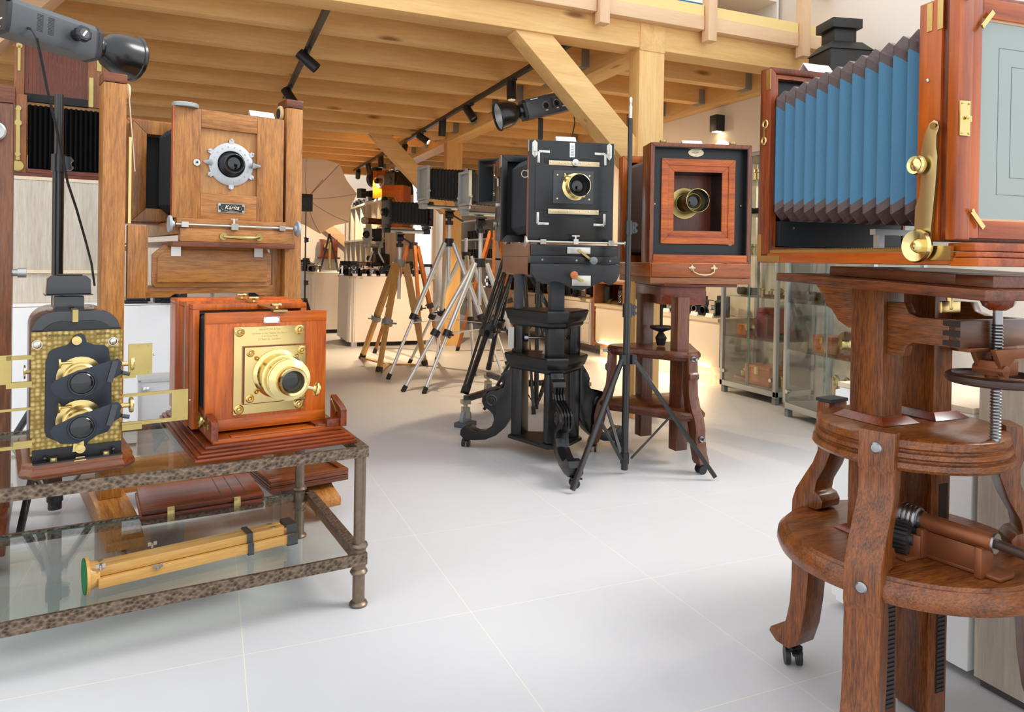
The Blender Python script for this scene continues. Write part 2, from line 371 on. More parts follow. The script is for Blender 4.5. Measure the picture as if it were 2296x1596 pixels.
# ---------------------------------------------------------------- ceiling lights: tracks and spot heads
def track(x, y0, y1, label):
    o = MB().box(x-.017, x+.017, y0, y1, 2.365, 2.398).build('track_rail', BLKPL)
    mb = MB()
    for k in range(int((y1-y0)/1.17)+1): mb.cyl((x, y0+.35+1.17*k, 2.39), (x, y0+.35+1.17*k, 2.402), .012)
    mb.build('clip', BLKPL, o)
    return tag(o, label, 'track')
track(.58, 3.88, 6.45, 'short black lighting track under the joists near the oak camera')
track(2.09, 3.95, 11.4, 'long black lighting track running to the back beside the girder')
track(-1.02, 4.2, 6.0, 'black lighting track over the flash beside the oak posts')
def head(x, y, aim, on, label, power=0, L=.15, r=.037):
    t = thing('spotlight', label, 'spotlight', (x, y, 2.365), group='black spot heads on the ceiling tracks')
    MB().box(-.02, .02, -.06, .06, -.012, 0).cyl((0,0,-.012), (0,0,-.06), .008).build('adapter', BLKPL, t)
    d = V(aim).normalized(); c = V((0, 0, -.07))
    a = c-d*(L*.45); b = c+d*(L*.55)
    MB().lathe(a, d, [(r*.9,0),(r,.006),(r,L-.002),(r*.86,L),(r*.84,L-.02)], 20, True, False).build('housing', BLKPL, t)
    MB().cyl(a+d*(L-.022), a+d*(L-.02), r*.84, n=18).build('lamp_lens', glow('lamp_on', '#ffdca8', 14) if on else GREYMET, t)
    if power:
        l = bpy.data.objects.new('lamp', bpy.data.lights.new('lamp', 'SPOT')); COL.objects.link(l)
        l.data.energy = power; l.data.color = (1, .76, .47); l.data.spot_size = radians(78); l.data.spot_blend = .7; l.data.shadow_soft_size = .03
        l.location = V((x, y, 2.365)) + b + d*.02; l.rotation_euler = d.to_track_quat('-Z', 'Y').to_euler()
    return t
head(.57, 4.86, (.75,-.1,-.62), 0, 'black spot head on the short track, the one farther from the oak post')
head(.57, 6.0, (.5,-.1,-.75), 0, 'black spot head on the short track just above an oak stand post')
SP = [(5.0, (.0,-.1,-1), 1, 90), (5.95, (.35,-.5,-.8), 0, 80), (6.75, (.04,.2,-1), 1, 130), (7.45, (.6,-.5,-.5), 1, 120), (8.25, (-.3,-.55,-.6), 1, 150),
      (8.9, (.75,-.1,-.3), 0, 0), (9.5, (.02,0,-1), 1, 150), (10.3, (.25,.1,-1), 0, 90), (11.1, (.1,.8,-.6), 0, 110)]
NM = ['first', 'second', 'third', 'fourth', 'fifth', 'sixth', 'seventh', 'eighth', 'last']
for (y, aim, on, pw), n in zip(SP, NM):
    head(2.09, y, aim, on, n+' black spot head along the long ceiling track counted from the front post', pw)
def wall_lamp(x, y, z, label, p=4):
    t = thing('wall_lamp', label, 'lamp', (x, y, z))
    MB().box(-.09, 0, -.045, .045, -.07, .07).build('housing', BLKPL, t, .003)
    MB().box(-.075, -.02, -.03, .03, -.073, -.068).build('lamp_lens', glow('lamp_on', '#ffdca8', 14), t)
    l = bpy.data.objects.new('lamp', bpy.data.lights.new('lamp', 'SPOT')); COL.objects.link(l)
    l.data.energy = p; l.data.color = (1, .82, .56); l.data.spot_size = radians(104); l.data.spot_blend = .12; l.data.shadow_soft_size = .01
    l.location = (x-.075, y, z-.085); l.rotation_euler = (0, 0, 0)
wall_lamp(4.07, 5.0, 2.21, 'black box wall lamp throwing a cone of light on the plaster wall', 14)
wall_lamp(4.07, 1.9, 2.9, 'black box wall lamp high above the black magic lantern', 25)
# ================================================================ helpers shared by the cameras
def caster(parent, x, y, z=0, r=.024, col=None, yaw=0, name='caster'):
    a = Vector2(yaw); mb = MB()
    for s in (-1, 1): mb.cyl((x+a[0]*.004*s*2, y+a[1]*.004*s*2, z+r), (x+a[0]*.02*s, y+a[1]*.02*s, z+r), r, n=18)
    c = mb.build(name, col or RUBBER, parent)
    h = MB(); h.cyl((x, y, z+r*1.4), (x, y, z+r*2.75), .008).box(x-.016, x+.016, y-.016, y+.016, z+r*1.75, z+r*2.15)
    h.bar((x, y, z+r*1.9), (x-a[1]*.035, y+a[0]*.035, z+r*1.75), .014, .006)
    h.build('fork', BLKPL, c); return c
def Vector2(a): return (cos(a), sin(a))
def card(x, y, z, rz, w, h, label, parent=None):
    mb = MB(); d = .02
    mb.prism([(-d, 0), (0, h), (d, 0), (d-.001, 0), (0, h-.0015), (-d+.001, 0)], 'yz', -w/2, w/2)
    o = mb.build('name_card', PAPER, None); o.location = (x, y, z); o.rotation_euler = (0, 0, rz)
    return tag(o, label, 'card', 'folded white name cards on the exhibits')
def lens_glass(parent, c, ax, r, bulge=.25):
    ax = V(ax).normalized(); n = 5
    return MB().lathe(V(c), ax, [(r*cos(pi/2*k/n) if k < n else 0, r*bulge*sin(pi/2*k/n)) for k in range(n+1)], 24, False, False).build('lens_glass', LENSG, parent)
def bellows(name, parent, mat, y0, y1, n, w0, h0, w1, h1, cz0, cz1, cx0=0, cx1=0, d=.012, cut=.02):
    """pleated box between two frames; (w,h) half sizes; rings alternate between ridge and valley"""
    rings = []
    for k in range(2*n+1):
        t = k/(2*n); ins = 0 if k % 2 else d
        w = w0+(w1-w0)*t-ins; h = h0+(h1-h0)*t-ins; cx = cx0+(cx1-cx0)*t; cz = cz0+(cz1-cz0)*t; y = y0+(y1-y0)*t; c = cut
        rings.append([V((cx+a, y, cz+b)) for a, b in ((-w+c,-h),(w-c,-h),(w,-h+c),(w,h-c),(w-c,h),(-w+c,h),(-w,h-c),(-w,-h+c))])
    return MB().loft(rings, False, False).build(name, mat, parent, smooth=0)
def knob(mb, c, ax, r, t=.008):
    mb.lathe(c, ax, [(0,0),(r*.35,0),(r*.35,t*.6),(r*.9,t*.6),(r,t*.9),(r,t*1.5),(r*.85,t*1.8),(r*.5,t*1.55),(r*.3,t*1.9),(0,t*1.9)], 20, False, False); return mb
def screw(mb, x, y, z, r=.003): return mb.cyl((x, y, z), (x, y-.0015, z), r, n=10)

# ================================================================ large oak studio stand and its camera
K = Frame(.068, 2.95, 14.2)
t = at_frame(K, 'studio_stand', 'tall oak two-post studio stand carrying the oak camera with oval plate', 'camera stand')
for x0, x1 in ((-.428, -.355), (.222, .290)):
    p = MB().box(x0, x1, .02, .125, .13, 1.605).build('post', oakK('z'), t, .004)
    MB().box(x0-.002, x1+.002, .018, .127, 1.606, 1.64).build('post_cap', brownW('x'), p, .006)
for x, lab in ((-.345, 0), (.214, 1)):
    pu = MB().torus((x, .075, 1.585), (1,0,0), .026, .008, 26, 8).build('pulley', plain('pale_boxwood', '#d9b98a', .4), t)
    MB().cyl((x-.01,.075,1.585), (x+.01,.075,1.585), .02).build('wheel', BLKPL, pu)
MB().cyl((-.345,.05,1.585), (-.322,.05,1.30), .0025).build('cord', plain('cotton_cord', '#cdbfae', .8), t)
MB().box(-.345,-.336,.03,.036,1.11,1.42).build('brass_guide', BRASS, t)
MB().box(-.346,-.285,.03,.06,.84,1.105).box(-.30,-.278,.035,.075,.86,1.10).build('lift_block', oakK('z'), t, .003)
a = MB().prism([(-.262,.89),(-.262,1.0),(-.225,1.035),(.155,1.035),(.178,1.0),(.178,.89),(.165,.878),(-.25,.878)], 'xz', .05, .062)
a.prism([(-.245,.896),(-.245,.99),(-.215,1.02),(.145,1.02),(.16,.99),(.16,.896)], 'xz', .042, .05)
a.build('apron', oakK('x'), t, .003)
MB().prism([(-.29,.84),(-.2,.84),(-.18,.853),(.12,.853),(.14,.84),(.19,.84),(.19,.885),(-.29,.885)], 'xz', .058, .082).build('rail', oakK('x'), t, .002)
MB().box(.185,.222,.06,.10,.83,1.12).box(.17,.186,.07,.1,.83,.86).build('side_rail', oakK('z'), t, .003)
h = MB()
for x in (-.2, .105): h.box(x, x+.034, .038, .043, .995, 1.04)
h.build('hinge', NICKEL, t)
sc = MB().cyl((-.02,.16,.55), (-.02,.16,.86), .007).cyl((-.02,.16,.80), (-.02,.16,.81), .03); sc.build('lift_screw', STEEL, t)
for x, L in ((-.392, -.30), (.285, -.30)):
    s = MB().prism([(L,.055),(L,.085),(L+.1,.12),(-.02,.13),(.2,.13),(.42,.12),(.5,.085),(.5,.055)], 'yz', x-.055, x+.055)
    s.build('sled_foot', oakK('y'), t, .006)
    for y in (L+.05, .45): caster(t, x, y, 0, .025, plain('grey_tyre', '#8b9092', .5), 0)
MB().box(-.34,.2,.22,.28,.08,.2).build('cross_bar', oakK('x'), t, .004)

c = at_frame(K, 'studio_camera', 'oak studio camera with black oval maker plate and grey lens ring', 'camera', z=0)
b = MB()
b.box(-.202,-.108,0,.024,1.137,1.548).cut().box(.1,.205,0,.024,1.137,1.548)
fb = b.build('front_board', oakK('z'), c, .002)
MB().box(-.108,.1,0,.024,1.48,1.548).cut().box(-.108,.1,0,.024,1.137,1.235).build('rail', oakK('x'), fb, .002)
MB().box(-.11,.102,.014,.02,1.23,1.485).build('panel', wood('panel_oak', '#c08a4e', '#a06c34', 'z', 1.3, .4, .2), fb)
MB().box(-.206,-.202,0,.03,1.137,1.55).build('edge_strip', orangeW('z'), fb)
L0 = (.004, .012, 1.352)
r = MB().lathe((L0[0], .014, L0[2]), (0,-1,0), [(.05,.0),(.083,.0),(.083,.006),(.075,.01),(.052,.01),(.05,.006)], 40, False, False)
for k in range(6):
    an = pi/6+k*pi/3; p0 = V((L0[0]+.079*cos(an), .008, L0[2]+.079*sin(an))); p1 = V((L0[0]+.094*cos(an), .008, L0[2]+.094*sin(an)))
    r.bar(p0, p1, .018, .006, (0,1,0)).sphere(p1, .006, 8)
for k in range(18):
    an = k*pi/9; r.cyl((L0[0]+.067*cos(an), .004, L0[2]+.067*sin(an)), (L0[0]+.067*cos(an), .002, L0[2]+.067*sin(an)), .0025, n=8)
ln = r.build('lens_mount', plain('cast_grey_alloy', '#b9bcbf', .42, .55), c)
for s in (-1, 1): MB().prism([(s*.075,-.012),(s*.075,.012),(s*.105,.004),(s*.108,-.001),(s*.1,-.006)], 'xz', -.012, -.002, Mx.Translation((L0[0], 0, L0[2]))).build('clamp_ear', STEEL, ln, .001)
MB().lathe(L0, (0,-1,0), [(.052,-.002),(.05,.002),(.03,.014)], 32, False, False).build('iris_blades', plain('iris_black', '#22252a', .35, .3), ln)
lb = MB().lathe(L0, (0,-1,0), [(.03,.01),(.032,.03),(.036,.032),(.036,.05),(.033,.056),(.031,.052),(.028,.044)], 36, False, False).build('lens_barrel', BLKMET, c)
lens_glass(lb, (L0[0], L0[1]-.042, L0[2]), (0,-1,0), .029)
q = MB().cyl((-.123,0,1.347), (-.123,-.003,1.347), .0125, n=24); q.build('lock_plate', NICKEL, c)
MB().cyl((-.123,-.003,1.347), (-.123,-.008,1.347), .004).build('key_pin', BLKMET, c)
pl = MB().box(-.045,.052,-.003,0,1.166,1.199).build('name_plate', plain('black_enamel', '#15171a', .25), c, .002)
e = MB()
for x in (-.045, .052): e.box(x-.001, x+.001, -.0042, -.003, 1.166, 1.199)
for z in (1.166, 1.199): e.box(-.045, .052, -.0042, -.003, z-.001, z+.001)
for x in (-.04, .047):
    for z in (1.171, 1.194): e.cyl((x,-.005,z), (x,-.002,z), .0045, n=12)
e.torus((.0035,-.0035,1.1825), (0,1,0), .001, .0005, 6, 4)
e.build('plate_edge', NICKEL, pl)
el = [V((.004+.038*cos(2*pi*k/32), -.0034, 1.1825+.0125*sin(2*pi*k/32))) for k in range(33)]
MB().tube(el, .0005, 5).build('oval_line', NICKEL, pl)
CREAM = plain('cream_letter', '#efe3c4', .5)
text('lettering', 'Karita', .022, (.005, -.0036, 1.185), FRONT, CREAM, pl, .0004, shear=.35)
text('lettering', 'Belgium', .006, (.006, -.0036, 1.1735), FRONT, NICKEL, pl, .0003)
# base board with side rails, focusing rod and handle
MB().box(-.183,.236,-.028,.012,1.05,1.10).box(-.195,-.16,.0,.62,1.075,1.125).box(.2,.236,.012,.62,1.075,1.125).build('bed', oakK('x'), c, .003)
MB().box(-.21,.245,-.03,.62,1.03,1.05).build('bed_plate', brownW('x'), c, .003)
MB().box(-.192,.215,-.012,.03,1.10,1.137).build('board_foot', oakK('x'), c, .002)
f = MB().cyl((-.2,-.03,1.112), (.235,-.03,1.112), .005, n=12)
for x in (-.17, .19): f.box(x-.012, x+.012, -.042, -.018, 1.102, 1.122)
f.box(-.006, .02, -.042, -.018, 1.098, 1.122).cyl((.007,-.03,1.12), (.007,-.03,1.14), .005).box(-.006,.02,-.033,-.027,1.136,1.142)
fr = f.build('focus_rod', NICKEL, c)
for x, s in ((-.205, -1), (.24, 1)): MB().lathe((x,-.03,1.112), (s,0,0), [(0,0),(.012,0),(.014,.008),(.03,.01),(.032,.014),(.03,.019),(0,.02)], 26, False, False).build('knob', plain('grey_enamel', '#a9b4ba', .4, .3), fr)
hd = MB().tube([(-.03,-.034,1.072),(-.014,-.05,1.07),(.02,-.056,1.068),(.05,-.056,1.068),(.085,-.05,1.07),(.1,-.034,1.072)], [.006,.006,.0075,.0075,.006,.006], 10)
for x in (-.032, .102): hd.cyl((x,-.028,1.072), (x,-.034,1.072), .014, n=18)
hd.build('handle', OLDBRASS, c)
rf = MB().frame(-.30,.30,1.13,1.52,.05,.24,.30); rf.frame(-.315,.315,1.12,1.535,.03,.30,.40); rf.build('rear_frame', oakK('z'), c, .003)
MB().box(-.25,.25,.30,.31,1.18,1.47).build('back_board', BELLOW, c)
bellows('bellows', c, BELLOW, .024, .245, 9, .155, .18, .21, .165, 1.335, 1.325, 0, 0, .012, .03)
k2 = MB().lathe((-.16,.02,1.549), (0,0,1), [(0,0),(.046,0),(.047,.003),(.047,.012),(.044,.015),(0,.015)], 36, False, False).build('lens_cover', plain('worn_grey_metal', '#a4aaa6', .5, .4), None)
k2.location = K.o; k2.rotation_euler = (0, 0, K.yaw); tag(k2, 'round grey metal lens cap lying on the oak studio camera', 'lens cap')
P = K.o + K.ux*.12 + K.uy*.02; card(P.x, P.y, 1.549, K.yaw, .095, .024, 'folded white name card standing on the oak studio camera')

# ================================================================ glass-topped iron table
T = Frame(.404, 2.049, 6.5)
t = at_frame(T, 'glass_table', 'low glass table with hammered bronze-brown iron frame and two glass shelves', 'table')
LEG = [(.0125,0),(.0255,.001),(.0265,.006),(.0235,.011),(.0175,.014),(.0175,.09),(.0225,.092),(.0255,.098),(.0225,.104),(.0195,.107),(.0195,.164),(.0225,.166),(.0255,.173),(.0225,.180),(.0165,.183),(.0165,.447),(0,.447)]
for x, y in ((0,0), (-.035,.587), (-1.5,0), (-1.5,.587)):
    MB().lathe((x,y,0), (0,0,1), LEG, 24, True, False).build('leg', IRON, t)
def rails(z0, z1):
    for n, bx in (('front_rail', (-1.5,.018,-.022,-.012)), ('back_rail', (-1.5,.0,.592,.604)), ('side_rail', (-.012,.018,-.012,.604)), ('side_rail', (-1.5,-1.47,-.012,.604))):
        MB().box(bx[0], bx[1], bx[2], bx[3], z0, z1).build(n, HAMMER, t)
rails(.431, .461); rails(.122, .155)
TG = glass('table_glass', '#f7fbf9', .04)
GE = plain('glass_edge', '#2c4a42', .15)
for z in (.447, .141):
    g = MB().box(-1.49, .008, -.008, .59, z, z+.009).build('glass_shelf', TG, t)
    e = MB().box(-1.49, .008, -.0105, -.0085, z+.001, z+.0085); e.box(-1.49, .008, .5905, .5915, z+.001, z+.0085); e.build('glass_edge', GE, g)

# ================================================================ folded ash tripod on the lower shelf
a0 = T.o + T.ux*(-.68) + T.uy*(.085) + V((0,0,.157)); a1 = T.o + T.ux*(-.155) + T.uy*(.165) + V((0,0,.157))
t = thing('folded_tripod', 'folded pale ash tripod with green felt head lying on the lower glass shelf', 'tripod', a0, atan2((a1-a0).y, (a1-a0).x))
Ln = (a1-a0).length
for y, z, nm in ((-.024,.018,0), (.002,.018,1), (.028,.018,2)):
    lg = MB().box(.025, Ln, y-.011, y+.011, .004, .03)
    lg.build('leg', tripodW('x'), t, .003)
for y, z in ((-.013,.046), (.015,.046)):
    u = MB().box(.02, Ln-.03, y-.012, y+.012, .031, .056).build('leg', tripodW('x'), t, .004)
    MB().cyl((.035,y,.056), (.035,y,.059), .006).cyl((Ln-.06,y,.056), (Ln-.06,y,.0575), .007).build('rivet', NICKEL, u)
hd = MB().lathe((0,.002,.03), (1,0,0), [(0,0),(.047,0),(.047,.007),(.037,.009),(.03,.03),(0,.03)], 26, False, False).build('head', tripodW('x'), t)
MB().cyl((-.003,.002,.03), (0,.002,.03), .044, n=26).build('felt', plain('green_felt', '#1f6b3c', .9), hd)
for x in (Ln-.13, Ln-.01):
    s = MB(); w = .016 if x < Ln-.05 else .03
    s.box(x-w/2, x+w/2, -.038, .042, .0, .003).box(x-w/2, x+w/2, -.038, -.0355, 0, .032).box(x-w/2, x+w/2, .0395, .042, 0, .032).box(x-w/2, x+w/2, -.027, .029, .0565, .059)
    s.box(x-w/2, x+w/2, -.0285,-.0265,.03,.059).box(x-w/2, x+w/2, .0285,.0305,.03,.059)
    s.build('strap', plain('dark_steel', '#5b5a5c', .4, .8), t)
wn = MB()
for x, y, z in ((.16,.03,.056), (.16,-.039,.02), (.03,-.03,.05)):
    wn.cyl((x,y,z), (x,y,z+.012), .003).box(x-.011,x-.003,y-.0015,y+.0015,z+.006,z+.016).box(x+.003,x+.011,y-.0015,y+.0015,z+.006,z+.016)
wn.build('wing_nut', NICKEL, t)

# ================================================================ twin-lens magic lantern
N = Frame(-.285, 2.0, 13, .459)
t = at_frame(N, 'magic_lantern', 'twin-lens magic lantern with engine-turned brass front and black tin chimney', 'projector')
o = [(-.125,.03),(-.105,.012),(-.10,-.003),(.095,-.003),(.103,.012),(.123,.03),(.123,.34),(-.125,.34)]
def inset(P, k): cx = sum(p[0] for p in P)/len(P); cy = sum(p[1] for p in P)/len(P); return [(cx+(x-cx)*k, cy+(y-cy)*k) for x, y in P]
m = MB()
m.loft([[V((x,y,z)) for x, y in inset(o, k)] for z, k in ((.001,.93),(.006,.98),(.012,1.0),(.02,.985),(.026,.95),(.034,.955),(.040,.93))]).build('base', wood('lantern_base', '#8a4a20', '#54260e', 'x', 1.2, .28, .3), t, 0, 30)
def turned():
    m, nt, b = newmat('engine_turned_brass'); Nn, L = nt.nodes, nt.links
    tc = Nn.new('ShaderNodeTexCoord'); mp = Nn.new('ShaderNodeMapping'); mp.inputs['Scale'].default_value = (90, 90, 90)
    L.new(tc.outputs['Object'], mp.inputs[0]); vo = Nn.new('ShaderNodeTexVoronoi'); vo.inputs['Randomness'].default_value = .35; vo.inputs['Scale'].default_value = 1
    L.new(mp.outputs[0], vo.inputs['Vector']); rp = Nn.new('ShaderNodeValToRGB'); e = rp.color_ramp.elements
    e[0].position = .12; e[1].position = .6; e[0].color = lin('#d8bd7c'); e[1].color = lin('#86703e')
    L.new(vo.outputs['Distance'], rp.inputs[0]); L.new(rp.outputs[0], b.inputs['Base Color'])
    b.inputs['Metallic'].default_value = .9; b.inputs['Roughness'].default_value = .33
    bp = Nn.new('ShaderNodeBump'); bp.inputs['Strength'].default_value = .5; bp.inputs['Distance'].default_value = .002
    L.new(vo.outputs['Distance'], bp.inputs['Height']); L.new(bp.outputs[0], b.inputs['Normal']); return m
fp = MB().box(-.102,.09,.028,.032,.055,.351).build('front_plate', turned(), t)
MB().box(-.1,.088,.035,.05,.05,.353).box(-.1,-.096,.03,.05,.05,.35).box(.085,.089,.03,.05,.05,.35).build('front_box', BLKPNT, t)
MB().box(-.098,.09,-.005,.032,.040,.043).box(-.098,.09,.024,.0275,.043,.068).build('foot_bracket', BLKPNT, t)
s = MB()
for x in (-.09, .069): s.sphere((x,.024,.321), .0095, 12).cyl((x,.024,.321), (x,.028,.321), .011)
s.build('acorn_nut', NICKEL, fp)
s = MB().lathe((-.01,.022,.328), (0,-1,0), [(0,0),(.010,0),(.0105,.012),(0,.0125)], 22, False, False).cut().lathe((0,.022,.062), (0,-1,0), [(0,0),(.010,0),(.0105,.012),(0,.0125)], 22, False, False)
s.cut().cyl((.055,.01,.043), (.055,.01,.05), .009).cut().cyl((-.055,.01,.043), (-.055,.01,.05), .009).build('brass_knob', BRASS, t)
MB().sphere((.071,.012,.051), .005, 10).sphere((-.072,.012,.049), .005, 10).cyl((.071,.012,.043), (.071,.012,.05), .002).cyl((-.072,.012,.043), (-.072,.012,.05), .002).build('black_knob', BLKMET, t)
MB().prism([(-.012,.092),(.006,.092),(.01,.055),(-.016,.055)], 'xz', .02, .022).prism([(-.014,.036),(.012,.036),(.008,.046),(-.01,.046)], 'xz', .0, .003).build('latch', BRASS, t)
oc = [(-.012,.34),(.0,.345),(.008,.338),(.012,.322),(.03,.314),(.05,.313),(.06,.303),(.061,.285),(.066,.27),(.068,.11),(.06,.095),(.035,.088),(.018,.075),(.012,.062),(0,.055),(-.012,.062),(-.018,.078),(-.05,.086),(-.07,.098),(-.074,.115),(-.073,.28),(-.07,.287),(-.066,.303),(-.05,.312),(-.03,.316),(-.022,.325)]
MB().prism(oc, 'xz', .0225, .0275).build('lens_board', plain('blue_black_plate', '#262b33', .38, .3), t, .001)
text('lettering', 'E. MAZO. PARIS', .0075, (-.048, .0277, .341), FRONT, BLKPL, fp, .0003)
text('lettering', 'BREVETE', .0075, (.048, .0277, .341), FRONT, BLKPL, fp, .0003)
for zc in (.232, .126):
    lx = -.002
    b2 = MB().lathe((lx,.022,zc+.006), (0,-1,-.03), [(.05,0),(.05,.004),(.037,.006),(.037,.03),(.034,.032),(.034,.06)], 32, True, True).build('lens_barrel', BRASS, t)
    lv = [(-.062,zc-.012),(-.066,zc+.002),(-.058,zc+.014),(-.02,zc+.03),(.072,zc+.058),(.082,zc+.046),(.078,zc+.032),(.086,zc+.022),(.062,zc+.008),(.03,zc-.016),(-.01,zc-.034),(-.045,zc-.03)]
    lv = [(x, z-.004) for x, z in lv]
    sh = MB().prism(lv, 'xz', -.042, -.039).build('shutter', plain('blue_black_plate', '#262b33', .38, .3), t, .0006)
    MB().torus((lx,-.043,zc), (0,1,0), .028, .003, 30, 8).build('shutter_ring', plain('blue_black_plate', '#262b33', .38, .3), sh)
    lens_glass(b2, (lx,-.0425,zc), (0,-1,0), .0265, .3)
    MB().bar((.067,-.044,zc+.048), (.055,-.044,zc-.002), .013, .003, (0,1,0)).cyl((.082,-.044,zc+.018), (.098,-.044,zc+.014), .005, n=10).build('lever', plain('gun_metal', '#4a4c50', .35, .7), sh)
    kn = MB().cyl((-.02,-.0,zc+.045), (-.045,-.006,zc+.045), .003).lathe((-.045,-.006,zc+.045), (-1,-.1,0), [(0,0),(.012,0),(.0125,.004),(0,.005)], 20, False, False); kn.build('pinion_knob', BRASS, t)
    kn = MB().cyl((.088,.03,zc+.03), (.108,.028,zc+.03), .006).lathe((.108,.028,zc+.03), (1,0,0), [(0,0),(.019,0),(.02,.004),(.0185,.008),(0,.008)], 24, False, False).build('rack_knob', BRASS, t)
# brass slide stages either side
def stage(x0, x1, z0, z1, win=None, tabs=()):
    m = MB()
    if win: m.box(x0, win, .018, .022, z1-.008, z1).box(x0, win, .018, .022, z0, z0+.01).box(win, x1, .018, .022, z0, z1)
    else: m.box(x0, x1, .018, .022, z0, z1)
    for a in tabs: m.box(*a)
    for z in (z0+.006, z1-.006): m.cyl((x1-.008,.018,z), (x1-.008,.0165,z), .0025, n=8).cyl((x1-.03,.018,z), (x1-.03,.0165,z), .0025, n=8)
    m.sphere((x1+.004,.02,(z0+z1)/2+.01), .003, 8).build('slide_stage', OLDBRASS, t)
stage(.103, .158, .232, .312, None, ((.09,.12,.016,.024,.226,.236),))
stage(.09, .245, .104, .186, .205, ((.09,.135,.014,.024,.094,.108),))
m = MB().box(-.30,-.14,.018,.022,.232,.30).box(-.15,-.1,.016,.024,.222,.236).box(-.15,-.1,.018,.022,.288,.298); m.build('slide_stage', OLDBRASS, t)
m = MB().box(-.30,-.1,.018,.022,.168,.174).box(-.30,-.1,.018,.022,.078,.086).box(-.135,-.098,.014,.024,.082,.096); m.build('slide_stage', OLDBRASS, t)
MB().cyl((-.1,.045,.255), (-.112,.045,.255), .005).lathe((-.112,.045,.255), (-1,0,0), [(0,0),(.016,0),(.017,.003),(0,.004)], 20, False, False).build('rack_knob', OLDBRASS, t)
# tin body with rounded roof and chimney
def arch(w, z0, z1, n=14):
    r = min(w, .05); P = [(-w, z0)]
    P += [(-w+r-r*cos(pi/2*k/n), z1-r+r*sin(pi/2*k/n)) for k in range(n+1)] + [(w-r+r*sin(pi/2*k/n), z1-r+r*cos(pi/2*k/n)) for k in range(n+1)]
    return P + [(w, z0)]
MB().prism([(x-.006, z) for x, z in arch(.094,.042,.398)], 'xz', .05, .33).build('lamp_house', plain('japanned_tin', '#25272b', .18, .2, coat=.6, bump=.2, bscale=14), t, .003)
MB().prism([(x-.006, z) for x, z in arch(.082,.30,.374)], 'xz', .036, .05).build('front_cowl', BLKPNT, t, .002)
ch = MB().box(-.052,.013,.105,.17,.392,.432).build('chimney', plain('japanned_tin', '#25272b', .18, .2, coat=.6, bump=.2, bscale=14), t, .003)
m = MB(); R = [(-.068,.438),(-.066,.475),(-.058,.484),(.016,.484),(.026,.475),(.028,.438)]
m.prism([(-.073,.434),(.032,.434),(.032,.437),(-.073,.437)], 'xz', .092, .186); m.prism(R, 'xz', .098, .18); m.build('chimney_cap', plain('japanned_tin', '#25272b', .18, .2, coat=.6, bump=.2, bscale=14), ch, .003)
MB().box(-.045,.01,.12,.165,.4845,.486).build('opening', RUBBER, ch)
MB().box(-.018,-.006,.03,.09,.372,.402).build('clip', OLDBRASS, t)

# ================================================================ mahogany sliding-box camera
M = Frame(.19, 2.04, 11, .459)
t = at_frame(M, 'box_camera', 'glossy red mahogany box camera with square brass lens plate on stepped base', 'camera')
b = MB()
for z0, z1, i in ((.001,.013,0), (.013,.022,.006), (.022,.03,.016), (.03,.04,.028)): b.box(-.225+i, .215-i, i*.7, .62-i, z0, z1)
b.build('base', darkmah('x'), t, .004)
MB().box(-.176,.18,.03,.6,.04,.052).box(-.13,.14,.028,.06,.052,.056).build('base_board', mahog('x'), t, .002)
fb = MB().box(-.186,.148,.088,.106,.06,.384).build('front_board', mahog('z'), t, .0015)
MB().box(-.186,.148,.0865,.09,.355,.384).cut().box(-.186,.148,.0865,.09,.06,.092).build('cleat', mahog('x'), fb, .001)
pl = MB().box(-.114,.081,.082,.0865,.101,.344).build('lens_plate', BRASS, t, .0015)
tx = (-.018, .0818)
for z, s, w in ((.335,.0085,'NEWTON & Co'), (.3245,.0066,'Opticians to Her Majesty the Queen'), (.3165,.006,'& the Royal Family'), (.308,.0085,'3 Fleet St. London')):
    text('lettering', w, s, (tx[0], tx[1], z), FRONT, OLDBRASS, pl, .0004, shear=.2 if s < .0085 else 0)
def rivet(mb, x, z, r, y): return mb.lathe((x,y,z), (0,-1,0), [(0,0),(r,0),(r,.004),(r*.82,.006),(r*.7,.003),(r*.5,.004),(r*.35,.008),(0,.009)], 22, False, False)
m = MB()
for x in (-.1, .066):
    for z in (.116, .331): rivet(m, x, z, .0135, .082).cut()
m.build('plate_screw', BRASS, pl)
ip = MB().box(-.092,.083,.07,.082,.13,.291).build('lens_panel', darkmah('z'), t, .001)
MB().box(-.089,.08,.064,.07,.133,.288).build('brass_face', BRASS, ip, .001)
m = MB()
for x in (-.075, .068):
    for z in (.147, .274): rivet(m, x, z, .0115, .064).cut()
for x in (-.058, .052):
    for z in (.165, .258): rivet(m, x, z, .0065, .064).cut()
m.build('plate_screw', BRASS, ip)
lc = (0, .064, .212)
lb = MB().lathe(lc, (0,-1,-.02), [(.068,0),(.068,.006),(.064,.01),(.059,.014),(.059,.062),(.062,.064),(.062,.072),(.057,.074),(.056,.10),(.052,.104),(.056,.108),(.056,.116),(.048,.121),(.04,.125),(.038,.146),(.036,.151),(.03,.149),(.027,.130)], 44, True, False).build('lens_barrel', plain('bright_brass', '#e3d092', .16, 1), t)
lens_glass(lb, (0, lc[1]-.131, lc[2]-.0026), (0,-1,-.02), .0275, .12)
MB().cyl((.045,-.03,.185), (.07,-.03,.178), .005).lathe((.07,-.03,.178), (1,0,-.25), [(0,0),(.008,0),(.009,.006),(.018,.008),(.0195,.012),(.018,.016),(0,.016)], 24, False, False).build('pinion_knob', plain('bright_brass', '#e3d092', .16, 1), lb)
MB().box(-.034,-.007+.016,.0835,.0865,.353,.37).build('label_plate', plain('silver_label', '#e4e6ea', .3, .2), t)
m = MB()
for x in (-.031, .006):
    for z in (.3555, .3675): m.cyl((x,.0835,z), (x,.0828,z), .0012, n=8)
m.build('pin', BLKPL, t)
